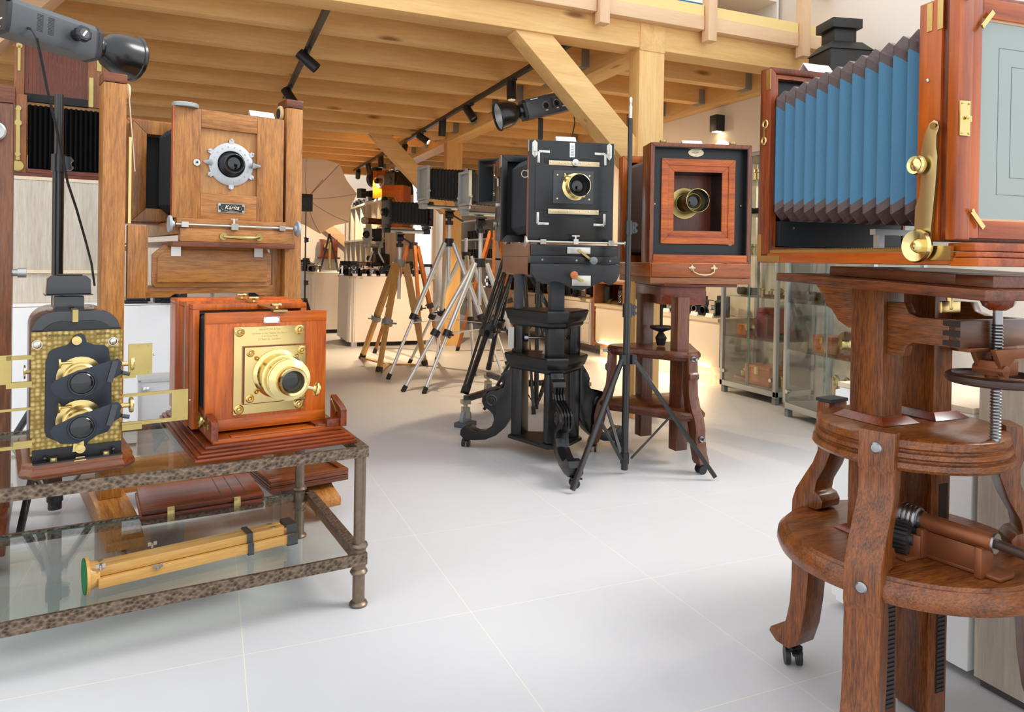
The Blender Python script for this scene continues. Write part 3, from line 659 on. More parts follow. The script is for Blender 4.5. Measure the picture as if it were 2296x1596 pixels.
bx = MB().box(-.203,-.185,.18,.57,.052,.392).box(.1,.118,.18,.57,.052,.392).box(-.203,.118,.18,.57,.385,.402).box(-.21,.125,.24,.265,.05,.408).box(-.212,.127,.4,.43,.05,.408).box(-.2,.115,.55,.568,.06,.39)
bx.build('rear_box', mahog('z'), t, .002)
bellows('bellows', t, BELLOW, .106, .22, 5, .155, .158, .155, .158, .215, .215, -.02, -.03, .01, .006)
sl = MB().bar((-.055,.30,.412), (.012,.085,.386), .018, .004); sl.box(-.01,.03,.075,.1,.384,.389)
st = sl.build('top_stay', OLDBRASS, t)
m = MB()
for x, y, z in ((-.05,.27,.412), (-.03,.21,.405), (.006,.1,.392)): m.lathe((x,y,z), (0,0,1), [(.005,0),(.005,.006),(.017,.008),(.018,.012),(.016,.015),(0,.015)], 22, True, False).cut()
m.build('thumb_screw', BRASS, st)
for s, x in ((-1, -.184), (1, .168)):
    br = MB().prism([(.012,.052),(.012,.10),(.03,.108),(.36 if s < 0 else .1,.13),(.36 if s < 0 else .1,.052)], 'yz', x, x+.018).build('side_bracket', darkmah('y'), t, .0015)
    xo = x-.002 if s < 0 else x-.002
    MB().bar((xo,.045,.085), (xo,.3 if s < 0 else .09,.115), .003, .014).build('slot_plate', OLDBRASS, br)
    knob(MB(), ((x-.003) if s < 0 else x+.02, .09, .092), (s,0,0), .016, .008).build('thumb_screw', OLDBRASS, br)
MB().box(.1,.168,.03,.11,.052,.062).box(.13,.168,.02,.05,.052,.075).build('stop_block', darkmah('y'), t, .002)

# ================================================================ plate holders on the stand foot behind the table
p0 = K.o + K.ux*(-.15) + K.uy*(-.19) + V((0,0,.142))
t = thing('plate_holder', 'shiny dark mahogany double plate holder with two brass clasps behind the table', 'plate holder', p0, radians(8))
MB().box(-.19,.19,-.15,.13,0,.016).build('lower_leaf', darkmah('x'), t, .006)
ul = MB().box(-.185,.195,-.145,.125,.0165,.034).build('upper_leaf', darkmah('x'), t, .004)
m = MB()
for x in (.06, .1, .14): m.box(x, x+.0025, -.135, .115, .034, .0344)
m.build('inlay_line', BLKPL, ul)
for x in (-.1, .105): MB().box(x-.011, x+.011, -.1535, -.1505, .004, .03).box(x-.011, x+.011, -.152, -.145, .03, .0345).build('clasp', BRASS, t, .001)
p1 = K.o + K.ux*(.245) + K.uy*(-.10) + V((0,0,.132))
t = thing('plate_holder', 'brown framed wooden plate holder with sunken panel beside the table back leg', 'plate holder', p1, radians(14))
for z0, z1, e in ((0,.022,.0), (.0235,.045,.004)):
    MB().box(-.16,.145,-.15,.16,z0,z1-.008).build('tray', brownW('x'), t, .003)
    m = MB(); m.box(-.16,.145,-.15,-.125,z1-.008,z1).box(-.16,.145,.135,.16,z1-.008,z1).box(-.16,-.135,-.125,.135,z1-.008,z1).box(.12,.145,-.125,.135,z1-.008,z1); m.build('rim', brownW('x'), t, .002)
MB().box(-.1,.1,-.1,.1,-.06,-.001).build('riser_block', brownW('x'), t, .004)
# ================================================================ black studio camera on its black scroll-legged stand
A = Frame(1.625, 3.103, -12.6)
t = at_frame(A, 'camera_stand', 'black carved three-legged wooden stand with scroll feet under the black camera', 'camera stand')
F0, R0, L0_ = V((-.058, .02, 0)), V((.10, .21, 0)), V((-.215, .29, 0)); CTR = (F0+R0+L0_)/3
def tri(k, w=.04):   # triangle with cut corners, k pushes the corners outwards
    out = []
    for p in (F0, R0, L0_):
        d = (p-CTR).normalized(); n = V((-d.y, d.x, 0)); q = p+d*k
        out += [(q-n*w), (q+n*w)]
    return [(p.x, p.y) for p in out]
def plate(mb, lev): return mb.loft([[V((x, y, z)) for x, y in tri(k, .038+k*.5)] for z, k in lev])
plate(MB(), [(.075,.012),(.09,.012),(.095,.005)]).build('foot_plate', blkW('x'), t)
plate(MB(), [(.44,.0),(.45,.01),(.462,.012),(.47,.02),(.495,.03),(.515,.035),(.522,.03)]).build('middle_plate', blkW('x'), t)
plate(MB(), [(.665,.0),(.675,.01),(.69,.012),(.70,.022),(.725,.028),(.745,.035),(.752,.03)]).build('top_plate', blkW('x'), t)
for p in (F0, R0, L0_):
    d = (p-CTR).normalized(); n = V((-d.y, d.x, 0)); q = p-d*.003
    poly = [(q-n*.04), (q+n*.04), (q+n*.052-d*.03), (q+n*.045-d*.06), (q-n*.045-d*.06), (q-n*.052-d*.03)]
    for z0, z1 in ((.095,.44), (.522,.665)): MB().prism([(a.x,a.y) for a in poly], 'xy', z0, z1).build('post', blkW('z'), t, .003)
MB().box(-.235,-.195,.18,.24,.752,.93).cut().box(-.075,-.005,.08,.15,.752,.93).build('lift_post', plain('dusty_black', '#33373a', .5), t, .003)
LP = [(0,.455),(.018,.45),(.022,.425),(.05,.415),(.058,.39),(.046,.36),(.05,.335),(.085,.318),(.125,.312),(.158,.29),(.168,.255),(.155,.222),(.128,.207),(.108,.188),(.102,.16),(.115,.125),(.15,.102),(.19,.092),(.215,.098),(.24,.118),(.27,.118),(.293,.095),(.295,.068),(.275,.048),(.22,.043),(.15,.052),(.09,.078),(.045,.118),(.018,.16),(0,.19)]
for p, foot in ((F0, V((-.058,-.35,0))), (R0, V((.37,.30,0))), (L0_, V((-.47,.36,0)))):
    d = (foot-CTR).normalized(); a = atan2(d.y, d.x); k = ((foot-p).length)/.275
    Mt = Mx.Translation(p+d*.002) @ Mx.Rotation(a, 4, 'Z')
    lg = MB().prism([(x*k, z) for x, z in LP], 'xz', -.032, .032, Mt).build('leg', blkW('z'), t, .004)
    m = MB()
    for s in (-1, 1): m.lathe(Mt @ V((.115*k, s*.030, .262)), (Mt.to_3x3() @ V((0, s, 0))), [(.034,0),(.034,.006),(.026,.009),(.02,.006),(.012,.008),(.008,.013),(0,.014)], 22, True, False)
    m.build('volute', blkW('z'), lg)
    m = MB()
    for s in (-1.5, -.5, .5, 1.5):
        pts = [Mt @ V((x*k+.003, s*.014, z)) for x, z in ((.056,.392),(.05,.355),(.066,.328),(.1,.318),(.14,.308),(.163,.28),(.166,.25),(.152,.224))]
        m.tube(pts, .006, 6)
    m.build('reeding', blkW('z'), lg)
    q = Mt @ V((.27*k, 0, 0)); caster(t, q.x, q.y, 0, .021, BLKPL, a)
sh = MB().cyl((-.2,.245,.60), (.09,.2,.60), .006).cyl((-.175,.24,.60), (-.155,.237,.60), .02, n=20).cyl((-.06,.22,.60), (-.045,.218,.60), .024, n=20)
sh.cyl((-.05,.19,.55), (-.05,.28,.62), .012); sh.build('gear_shaft', STEEL, t)
MB().box(-.262,-.232,.235,.24,.545,.655).build('bearing_plate', NICKEL, t)
MB().prism([(-.09,.523),(-.01,.523),(-.02,.545),(-.045,.575),(-.06,.58)], 'xz', .17, .2).build('bracket', plain('pale_casting', '#cfd2d2', .5, .3), t)

c = at_frame(A, 'studio_camera', 'black studio camera with nickel corner straps and brass lens on black panel', 'camera')
fb = MB().box(-.215,.215,0,.035,1.093,1.584).build('front_board', blkW('z'), c, .003)
MB().box(-.184,.186,-.008,0,1.246,1.470).build('panel', blkW('x'), c, .003)
MB().box(-.14,.145,-.004,0,1.475,1.50).cut().box(-.14,.145,-.004,0,1.215,1.24).build('slot', BELLOW, c)
MB().box(-.097,.106,-.016,-.008,1.279,1.441).build('lens_panel', plain('charcoal_panel', '#33373b', .38, coat=.2), c, .002)
m = MB()
for x in (-.076, .085):
    for z in (1.303, 1.418): m.cyl((x,-.016,z), (x,-.018,z), .0045, n=12).cut()
m.build('screw', BRASS, c)
for z in (1.2405, 1.476):
    s = MB().box(-.119,.136,-.0125,-.009,z-.012,z+.012)
    b = s.build('strap', plain('warm_nickel', '#cbb795', .3, 1), c, .001)
    m = MB()
    for x in (-.11,-.065,-.02,.04,.085,.128): m.sphere((x,-.0125,z+.003), .0035, 8)
    m.build('stud', NICKEL, b)
MB().lathe((.012,-.012,1.48), (0,-1,0), [(0,0),(.017,0),(.0185,.006),(.017,.012),(.009,.015),(0,.016)], 24, False, False).build('knob', NICKEL, c)
lc = (.013,-.016,1.362)
lb = MB().lathe(lc, (0,-1,0), [(.066,0),(.066,.008),(.058,.012),(.052,.014),(.05,.018),(.05,.05),(.053,.052),(.053,.072),(.056,.076),(.056,.082),(.053,.084),(.05,.076),(.036,.046),(.034,.046)], 40, True, False).build('lens_barrel', plain('bright_brass', '#e3d092', .16, 1), c)
MB().lathe(lc, (0,-1,0), [(.0515,.082),(.036,.05),(.034,.048)], 40, False, False).build('lens_hood', BLKMET, lb)
lens_glass(lb, (lc[0], lc[1]-.044, lc[2]), (0,-1,0), .036, .3)
MB().cyl((-.01,-.055,1.405), (-.048,-.055,1.409), .0035).lathe((-.046,-.055,1.409), (-1,0,.1), [(0,0),(.01,.0),(.015,.006),(.0155,.009),(0,.010)], 20, False, False).build('pinion_knob', OLDBRASS, lb)
mp = MB().box(-.013,.013,-.003,0,1.508,1.578).build('maker_plate', plain('silver_label', '#d3d0c8', .4, .3), c)
m = MB()
for k in range(7): m.box(-.009,.009,-.0035,-.003,1.514+.0078*k,1.5162+.0078*k).cut()
m.build('engraved_line', plain('engraving', '#55534e', .6), mp)
for sx in (-1, 1):
    for sz, z in ((1, 1.53), (-1, 1.18)):
        x = .168*sx
        m = MB().box(min(x, x-.055*sx), max(x, x-.055*sx), -.004, 0, z-.006, z+.006); z2 = z-.055*sz if sz > 0 else z+.055
        m.box(x-.006, x+.006, -.004, 0, min(z, z2), max(z, z2)); m.build('corner_strap', NICKEL, c, .001)
    x = .188*sx
    m = MB().prism([(x-.013,1.515),(x-.013,1.572),(x,1.585),(x+.013,1.572),(x+.013,1.515),(x,1.498)], 'xz', -.0045, 0).box(x-.01, x+.01, -.012, -.0045, 1.525, 1.553); m.build('hinge', NICKEL, c, .001)
for sx in (-1, 1):
    m = MB()
    for k in range(3): m.box(-.217 if sx < 0 else .2155, -.2155 if sx < 0 else .217, .004+k*.011, .011+k*.011, 1.53, 1.586).cut()
    m.build('edge_strap', NICKEL, c)
MB().torus((-.232,.012,1.42), (0,1,0), .017, .0022, 22, 6).box(-.219,-.215,.008,.016,1.4,1.44).build('pull_ring', plain('warm_nickel', '#cbb795', .3, 1), c)
MB().box(-.2165,-.215,.0,.035,1.1,1.52).build('side_veneer', plain('warm_brown_edge', '#7a4523', .35, coat=.3), c)
MB().frame(-.285,.285,1.10,1.565,.035,.40,.47).frame(-.28,.28,1.11,1.56,.02,.47,.62).build('rear_frame', blkW('z'), c, .003)
MB().box(-.26,.26,.47,.48,1.13,1.54).build('back_board', BELLOW, c)
m = MB()
for k in range(3): m.box(-.287,-.285,.40+k*.022,.416+k*.022,1.50,1.565).cut()
m.build('edge_strap', NICKEL, c)
m = MB().tube([(-.29,.55,1.46),(-.291,.50,1.455),(-.291,.46,1.44),(-.291,.455,1.40)], .006, 8).cyl((-.285,.48,1.3), (-.30,.48,1.3), .016, n=18).cut().cyl((-.285,.54,1.2), (-.30,.54,1.2), .016, n=18)
m.build('clip', NICKEL, c)
bellows('bellows', c, plain('blue_black_bellows', '#2c3138', .55, bump=.2, bscale=60), .035, .43, 16, .175, .19, .225, .195, 1.335, 1.33, 0, 0, .006, .035)
MB().box(-.205,.235,-.035,.75,1.025,1.078).build('bed', blkW('x'), c, .002)
MB().box(-.209,.24,-.04,.75,.988,1.024).build('bed_rail', blkW('x'), c, .002)
ap = [(-.205,.987),(.238,.987),(.238,.93),(.225,.905),(.205,.888),(.188,.885),(.172,.895),(.155,.9),(.13,.893),(.09,.872),(.045,.858),(.0,.868),(-.05,.893),(-.085,.902),(-.105,.898),(-.12,.888),(-.145,.888),(-.175,.905),(-.198,.935)]
MB().prism(ap, 'xz', -.037, -.018).build('apron', plain('worn_black', '#232426', .42, var=.3, bscale=60), c, .002)
MB().box(-.209,-.206,-.02,.75,1.02,1.09).box(-.21,-.207,.02,.75,.93,1.018).build('side_panel', plain('warm_brown_edge', '#7a4523', .35, coat=.3), c)
MB().box(-.2,.23,-.015,.7,.92,.988).build('bed_box', blkW('y'), c, .002)
f = MB().cyl((-.225,-.045,1.092), (.262,-.045,1.09), .0055, n=12)
for x in (-.15, .19): f.box(x-.014, x+.014, -.055, -.034, 1.08, 1.103)
f.box(0,.024,-.056,-.034,1.082,1.106).cyl((.012,-.045,1.1), (.012,-.045,1.122), .005).box(-.007,.031,-.049,-.041,1.119,1.125)
fr = f.build('focus_rod', NICKEL, c)
for x, s in ((-.222, -1), (.258, 1)): MB().lathe((x,-.045,1.091), (s,0,0), [(0,0),(.008,0),(.01,.006),(.028,.009),(.03,.012),(.028,.016),(.01,.018),(0,.02)], 26, False, False).build('knob', NICKEL, fr)
def crank(px, pz, w, h, ex, ez, gm, lab):
    p = MB().box(px-w, px+w, -.044, -.0405, pz-h, pz+h).build('crank_plate', NICKEL, c, .001)
    MB().bar((px,-.052,pz), (ex,-.06,ez), .011, .004, (0,1,0)).cyl((px,-.044,pz), (px,-.056,pz), .008, n=14).build('crank_arm', OLDBRASS, p)
    MB().lathe((ex,-.058,ez), (0,-1,0), [(.007,0),(.009,.006),(.017,.014),(.02,.026),(.018,.036),(.008,.04),(0,.041)], 20, True, False).build('crank_grip', gm, p, label=lab)
crank(.03, 1.052, .058, .016, .092, 1.004, plain('grey_grip', '#75797c', .4, .3), 'grey crank grip')
crank(.045, .906, .047, .025, -.004, .934, orangeW('y'), 'brown wooden crank grip')
for x, z in ((-.15,1.005), (.02,1.004), (.19,1.003)): screw(MB(), x, -.04, z, .005).build('screw', STEEL, c)
P = A.o+A.ux*(-.03)+A.uy*.02; card(P.x, P.y, 1.586, A.yaw, .10, .024, 'folded white name card standing on the black studio camera')

# ================================================================ large mahogany camera with recessed front on three-legged stand
B = Frame(2.295, 2.966, -17.6)
G = Frame(2.16, 3.10, 0)
SW = lambda a: wood('stand_walnut', '#703a1c', '#3d1a0b', a, 1.2, .32, .2)
t = at_frame(G, 'camera_stand', 'reddish brown three-legged wooden stand with two shelves under the mahogany camera', 'camera stand')
for y in (-.16, .15):
    MB().box(-.035,.035,y-.03,y+.03,.07,.83).build('post', SW('z'), t, .003)
def trefoil(R, r, n=8):   # three round lobes towards the legs
    P = []
    for a in (-90, 30, 150):
        a = radians(a); c0 = V((R*cos(a), R*sin(a)))
        P += [(c0.x+r*cos(a+b), c0.y+r*sin(a+b)) for b in [radians(-75+150*k/n) for k in range(n+1)]]
    return P
for z, R in ((.52,.19), (.235,.23)):
    m = MB(); m.loft([[V((x*k, y*k, z+h)) for x, y in trefoil(R, .085)] for h, k in ((0,.93),(.006,.96),(.014,.97),(.02,1.0),(.034,1.0),(.042,.97),(.046,.95))]); m.build('shelf', SW('x'), t)
LQ = [(.0,.565),(.045,.565),(.05,.47),(.06,.46),(.06,.44),(.05,.43),(.055,.36),(.075,.30),(.1,.26),(.115,.2),(.113,.15),(.122,.145),(.122,.13),(.128,.10),(.142,.07),(.15,.05),(.10,.047),(.085,.06),(.068,.12),(.052,.2),(.02,.29),(0,.38)]
for a in (-90, 30, 150):
    Mt = Mx.Rotation(radians(a), 4, 'Z') @ Mx.Translation(V((.225, 0, 0)))
    lg = MB().prism(LQ, 'xz', -.028, .028, Mt).build('leg', SW('z'), t, .005)
    for z, x in ((.535,.046), (.165,.117)):
        p = Mt @ V((x,0,z)); d = Mt.to_3x3() @ V((1,0,0)); MB().cyl(p, p+d*.004, .013).cyl(p, p+d*.028, .007).build('bolt', STEEL, lg)
    q = Mt @ V((.118,0,0)); caster(t, q.x, q.y, 0, .021, BLKPL, radians(a))
MB().cyl((.0,.0,.57), (.0,.0,.86), .008).lathe((0,0,.66), (0,0,1), [(.02,-.09),(.03,-.05),(.012,-.02),(.055,-.004),(.06,.004),(.055,.012),(.012,.012)], 24).build('screw_jack', plain('dark_casting', '#2b2624', .5, .4), t)
m = MB()
for k in range(30): m.box(.035,.042,-.172+.01,-.148+.01,.10+k*.0135,.107+k*.0135)
m.build('rack', plain('dark_steel', '#5b5a5c', .4, .8), t)
hb = at_frame(B, 'studio_camera', 'big mahogany studio camera with deep black front recess and brass lens inside', 'camera')
MB().box(-.19,.05,.04,.52,.785,.878).build('head_box', darkmah('y'), hb, .003)
MB().box(-.185,.20,.0,.56,.879,.893).build('turntable', darkmah('x'), hb, .002)
c = hb
MB().box(-.263,.258,-.02,.62,.894,.925).build('bed_plank', wood('pale_mahogany', '#9a5f33', '#7a4420', 'x', 1.1, .4, .2), c, .002)
MB().box(-.262,.262,-.012,.66,.926,.998).build('drawer_case', mahog('y'), c, .002)
dr = MB().box(-.258,.258,-.024,-.012,.928,.995).build('drawer', wood('scratched_mahogany', '#a0521c', '#6b2c0c', 'x', 1.1, .3, .25, .9), c, .002)
m = MB().tube([(-.05,-.03,.972),(-.045,-.042,.955),(-.02,-.045,.943),(.01,-.045,.94),(.04,-.045,.944),(.06,-.042,.957),(.065,-.03,.974)], [.003,.004,.0045,.005,.0045,.004,.003], 8)
for x in (-.05, .065):
    m.sphere((x,-.026,.975), .011, 10, (1,.4,1))
    for dx, dz in ((-.013,0),(.013,0),(0,.013),(0,-.011)): m.sphere((x+dx,-.026,.975+dz), .006, 8, (1,.5,1))
m.build('handle', plain('warm_nickel', '#cbb795', .3, 1), dr)
MB().frame(-.265,.265,1.0,1.608,.02,0,.15).build('front_frame', wood('rim_mahogany', '#8f4a22', '#5c2610', 'z', 1.1, .3, .25), c, .003)
MB().box(-.245,.245,-.004,.14,1.0,1.042).build('lower_rail', mahog('x'), c, .002)
m = MB().frame(-.246,.246,1.04,1.589,.055,.05,.06); m.frame(-.246,.246,1.04,1.589,.004,.004,.05); m.build('inner_frame', BLKPNT, c)
m = MB().frame(-.195,.195,1.098,1.535,.035,.038,.055); m.frame(-.162,.162,1.13,1.503,.035,.044,.058); m.build('lens_frame', mahog('x'), c, .002)
m = MB().frame(-.13,.13,1.163,1.472,.004,.05,.20); m.build('recess', BLKPNT, c)
MB().box(-.13,.13,.2,.21,1.16,1.475).build('lens_board', darkmah('z'), c)
lc = (-.02,.2,1.318)
lb = MB().lathe(lc, (0,-1,0), [(.082,0),(.082,.006),(.06,.008),(.052,.014),(.047,.016),(.047,.10),(.05,.104),(.058,.15),(.061,.20),(.061,.21),(.058,.212),(.056,.2),(.04,.15),(.038,.15)], 40, True, False).build('lens_barrel', OLDBRASS, c)
MB().lathe(lc, (0,-1,0), [(.057,.209),(.042,.15),(.038,.148)], 40, False, False).build('lens_hood', BLKMET, lb)
lens_glass(lb, (lc[0], lc[1]-.148, lc[2]), (0,-1,0), .04, .25)
ov = [(-.014+.041*cos(2*pi*k/36), 1.568+.0205*sin(2*pi*k/36)) for k in range(36)]
po = MB().prism(ov, 'xz', .0455, .0495).build('maker_plate', plain('ivory_plate', '#efe0bd', .35), c)
DK = plain('engraving', '#55534e', .6)
for z, s, w in ((1.5765,.0055,'CHAMBRE UNIVERSELLE'), (1.5685,.0062,'JULIEN  DAMOIZEAU'), (1.5615,.005,'PARIS')):
    pass
m = MB()
for z, w in ((1.577,.017), (1.569,.021), (1.562,.010), (1.556,.005)):
    n = int(w/.0025)
    for k in range(-n, n): m.box(-.016+k*.0025*1.0, -.016+k*.0025+.0017, .0452, .0456, z-.0012, z+.0012)
m.build('engraved_line', DK, po)
for x in (-.228, .228): MB().cyl((x,.048,1.3), (x,.04,1.3), .004).build('pin', OLDBRASS, c)
m = MB()
for x in (-.185, .185): knob(m, (x,.06,1.609), (0,0,1), .018, .011); m.cut()
m.build('thumb_screw', OLDBRASS, c)
bellows('bellows', c, plain('plum_bellows', '#5e4438', .55, bump=.2, bscale=60), .15, .56, 17, .215, .25, .23, .255, 1.31, 1.31, 0, 0, .013, .02)
MB().frame(-.268,.268,1.0,1.62,.04,.56,.66).build('rear_frame', mahog('z'), c, .003)
MB().box(-.232,.232,.62,.63,1.04,1.58).build('back_board', BELLOW, c)
P = B.o+B.ux*(-.03)+B.uy*.07; card(P.x, P.y, 1.609, B.yaw, .105, .024, 'folded white name card standing on the big mahogany studio camera')

# ================================================================ empty light stand in the middle
def light_stand(name_lab, x, y, feet, zt, hinge=.55, r=.0165, join=(.775, 1.164), tip=True, foot_z=.015):
    t = thing('light_stand', name_lab, 'light stand', (x, y, 0))
    zs = [.02]+list(join)+[zt-.1 if tip else zt]; rs = [r, r*.82, r*.66]
    for k in range(len(zs)-1):
        MB().cyl((0,0,zs[k]), (0,0,zs[k+1]), rs[k], n=18).build('tube', BLKMET, t)
        if k: 
            m = MB().cyl((0,0,zs[k]-.035), (0,0,zs[k]+.03), rs[k-1]+.005, n=18).box(rs[k], rs[k-1]+.022, -.01, .01, zs[k]-.028, zs[k]+.024).cyl((rs[k-1]+.02,-.012,zs[k]+.012), (rs[k-1]+.02,.012,zs[k]+.012), .009).cyl((rs[k-1]+.02,-.012,zs[k]-.016), (rs[k-1]+.02,.012,zs[k]-.016), .009)
            m.build('clamp', BLKMET, t)
    if tip: MB().lathe((0,0,zt-.1), (0,0,1), [(.0085,0),(.0085,.055),(.006,.06),(.006,.07),(.0085,.075),(.0085,.09),(.004,.1),(0,.1)], 14).build('spigot', NICKEL, t)
    MB().cyl((0,0,hinge-.03), (0,0,hinge+.02), r+.006, n=18).build('hinge_collar', BLKPL, t)
    MB().cyl((0,0,.05), (0,0,.10), r+.004, n=18).build('lower_collar', BLKPL, t)
    for fx, fy in feet:
        d = V((fx, fy, 0)).normalized(); L = V((fx, fy, 0)).length
        lg = MB().bar(d*.035+V((0,0,hinge-.005)), V((fx, fy, foot_z)), .02, .02).build('leg', BLKMET, t, .003)
        m = MB().box(-.012,.012,-.012,.012,hinge-.03,hinge+.015, Mx.Translation(d*.032)); m.build('hinge_lug', BLKPL, lg)
        MB().bar(d*.03+V((0,0,.075)), d*(L*.47+.02)+V((0,0,hinge*.53)), .016, .008).build('stretcher', BLKMET, t)
    return t
light_stand('tall bare black light stand with splayed legs in front of the mahogany camera', 1.812, 2.877, [(-.368,-.172), (.343,-.233), (.03,.40)], 1.775)
# ================================================================ three-legged stand with round shelves at right
Q = Frame(1.39, 1.075, 0)
t = at_frame(Q, 'camera_stand', 'brown oak stand with two round shelves and hand wheel under the blue-bellows camera', 'camera stand')
bo = lambda a: wood('stand_oak', '#8f4e1b', '#42200b', a, 2.6, .32, .15, 1.0, figure=.35)
for x in (-.052, .105):
    p = MB().box(x-.03,x+.03,.0,.083,.006,.955).build('column', bo('z'), t, .0025)
    MB().taper(x-.055,x+.055,-.025,.108,.668,.682,.018).build('collar', darkmah('x'), p, .001)
    MB().taper(x-.05,x+.05,-.02,.103,.417,.427,.016).build('collar', darkmah('x'), p, .001)
    m = MB()
    for k in range(34): m.box(x-.004, x+.02, -.003, .002, .06+k*.0098, .0655+k*.0098)
    m.build('rack', plain('dark_steel', '#5b5a5c', .4, .8), p)
    MB().box(x-.006, x+.022, -.0008, .0002, .055, .52).build('rack_groove', plain('dark_groove', '#2c1a10', .6), p)
def disc(R, z1, prof, name):
    m = MB().lathe((0,0,0), (0,0,1), [(0,z1-.05)]+[(R+a, z1+b) for a, b in prof]+[(0,z1)], 72, False, False)
    return m.build(name, bo('x'), t, 0, 40)
disc(.19, .667, [(-.03,-.062),(-.002,-.062),(.002,-.056),(.0,-.046),(-.008,-.044),(-.008,-.04),(-.003,-.036),(-.004,-.028),(-.011,-.026),(-.011,-.022),(-.007,-.018),(-.008,-.004),(-.013,0)], 'upper_shelf')
disc(.252, .416, [(-.06,-.052),(-.014,-.052),(.004,-.046),(.01,-.032),(.008,-.018),(-.004,-.006),(-.008,-.006),(-.012,.0),(-.02,.0)], 'lower_shelf')
LG = [(.170,.678),(.202,.678),(.206,.612),(.199,.592),(.2,.56),(.212,.53),(.24,.485),(.258,.455),(.268,.425),(.270,.36),(.264,.34),(.266,.29),(.266,.23),(.27,.17),(.28,.12),(.302,.087),(.325,.085),(.33,.072),(.308,.055),(.27,.052),(.248,.07),(.232,.12),(.222,.19),(.217,.26),(.216,.32),(.222,.37),(.222,.418),(.2,.418),(.186,.425),(.183,.442),(.193,.456),(.205,.46),(.2,.485),(.178,.525),(.162,.57),(.158,.606),(.17,.61)]
for a in (97, 202, 322):
    Mt = Mx.Rotation(radians(a), 4, 'Z')
    lg = MB().prism(LG, 'xz', -.034, .034, Mt).build('leg', bo('z'), t, .004)
    d = Mt.to_3x3() @ V((1,0,0))
    for r, z in ((.2045,.645), (.271,.392)): MB().lathe(d*r+V((0,0,z)), d, [(.011,-.002),(.011,.001),(.008,.004),(0,.005)], 18).build('screw', STEEL, lg)
    if a == 97: MB().box(-.035,.03,.165,.205,.6785,.686, Mx.Rotation(radians(a-90), 4, 'Z')).build('felt_pad', BLKPL, lg)
    q = d*.283; caster(t, q.x, q.y, 0, .0225, BLKPL, radians(a+50))
# yoke, tilting plate with its screw and hand wheel
yk = [(0,.925),(-.04,.925),(-.05,.905),(-.072,.898),(-.138,.898),(-.138,.845),(-.06,.845),(-.045,.835),(-.04,.815),(0,.815)]
m = MB().prism(yk, 'yz', -.072, -.05); m.cut(); m.prism(yk, 'yz', .13, .155); m.build('yoke_arm', bo('y'), t, .002)
yb = MB().box(-.072,.165,-.160,-.139,.845,.898).build('yoke_bar', wood('burl_bar', '#6d3a1c', '#34180b', 'x', .7, .35, .3), t, .002)
dt = plain('dark_groove', '#2c1a10', .6)
m = MB()
for k in range(3): m.prism([(-.125-.0,.848+k*.019),(-.125,.858+k*.019),(-.16,.853+k*.019+.007),(-.16,.847+k*.019)], 'yz', -.0728, -.0720)
m.build('dovetail', dt, yb)
m = MB().prism([(.083,.958),(.20,.958),(.18,.935),(.165,.905),(.15,.90),(.13,.875),(.1,.86),(.083,.87)], 'yz', -.07, -.03); m.build('corbel', bo('y'), t, .002)
BF = Frame(1.34, 1.06, -5)
pt = thing('x', 'x', 'x'); bpy.data.objects.remove(pt)
dxy = BF.o-Q.o
Mb = Mx.Translation(V((dxy.x, dxy.y, 0))) @ Mx.Rotation(BF.yaw, 4, 'Z')
tilt = Mx.Translation(V((0,0,.958))) @ Mx.Rotation(radians(1.9), 4, 'X')
MB().box(-.186,.25,-.335,.165,.0,.018, Mb @ tilt).build('top_plate', brownW('y'), t, .003)
MB().box(-.125,.2,-.23,.07,.0185,.038, Mb @ tilt).taper(-.125,.2,-.3,-.2,.0185,.038,.004, Mb @ tilt).build('wedge_block', brownW('y'), t, .002)
sx, sy = .016, -.173
m = MB().cyl((sx,sy,.665), (sx,sy,.94), .0085, n=14)
for k in range(36): m.torus((sx,sy,.672+k*.0062), (0,0,1), .0088, .0018, 14, 5)
m.build('screw_spindle', STEEL, t)
MB().lathe((sx,sy,.918), (0,0,1), [(.014,0),(.026,.008),(.032,.02),(.032,.03),(.036,.034),(.036,.037)], 8).build('spindle_flange', darkmah('z'), t)
hw = MB().torus((sx,sy,.785), (0,0,1), .078, .0095, 48, 10).build('hand_wheel', plain('dark_iron', '#4d3d36', .4, .6), t)
m = MB()
for k in range(4): m.bar((sx,sy,.785), (sx+.074*cos(k*pi/2+.5), sy+.074*sin(k*pi/2+.5), .785), .014, .006)
m.cyl((sx,sy,.776), (sx,sy,.80), .02); m.build('spoke', CAST, hw)
nb = MB().box(sx-.028,sx+.034,sy-.02,sy+.02,.793,.822).build('screw_nut', CAST, t, .003)
m = MB().prism([(-.03,.845),(.1,.845),(.09,.828),(.03,.826),(.012,.812),(.006,.795),(-.006,.795),(-.012,.815),(-.02,.828)], 'xz', sy-.026, sy-.016).prism([(-.03,.845),(.1,.845),(.09,.828),(.03,.826),(.012,.812),(.006,.795),(-.006,.795),(-.012,.815),(-.02,.828)], 'xz', sy+.016, sy+.026)
m.box(-.05,.09,-.165,-.14,.838,.845); m.cyl((-.002,sy-.03,.804), (-.002,sy+.03,.804), .011, n=16); m.build('hinge_bracket', CAST, t, .001)
m = MB().cyl((-.02,-.10,.915), (-.02,-.10,.962), .0065, n=14).box(-.048,.008,-.104,-.097,.908,.932); m.build('wing_bolt', BRASS, t, .002)
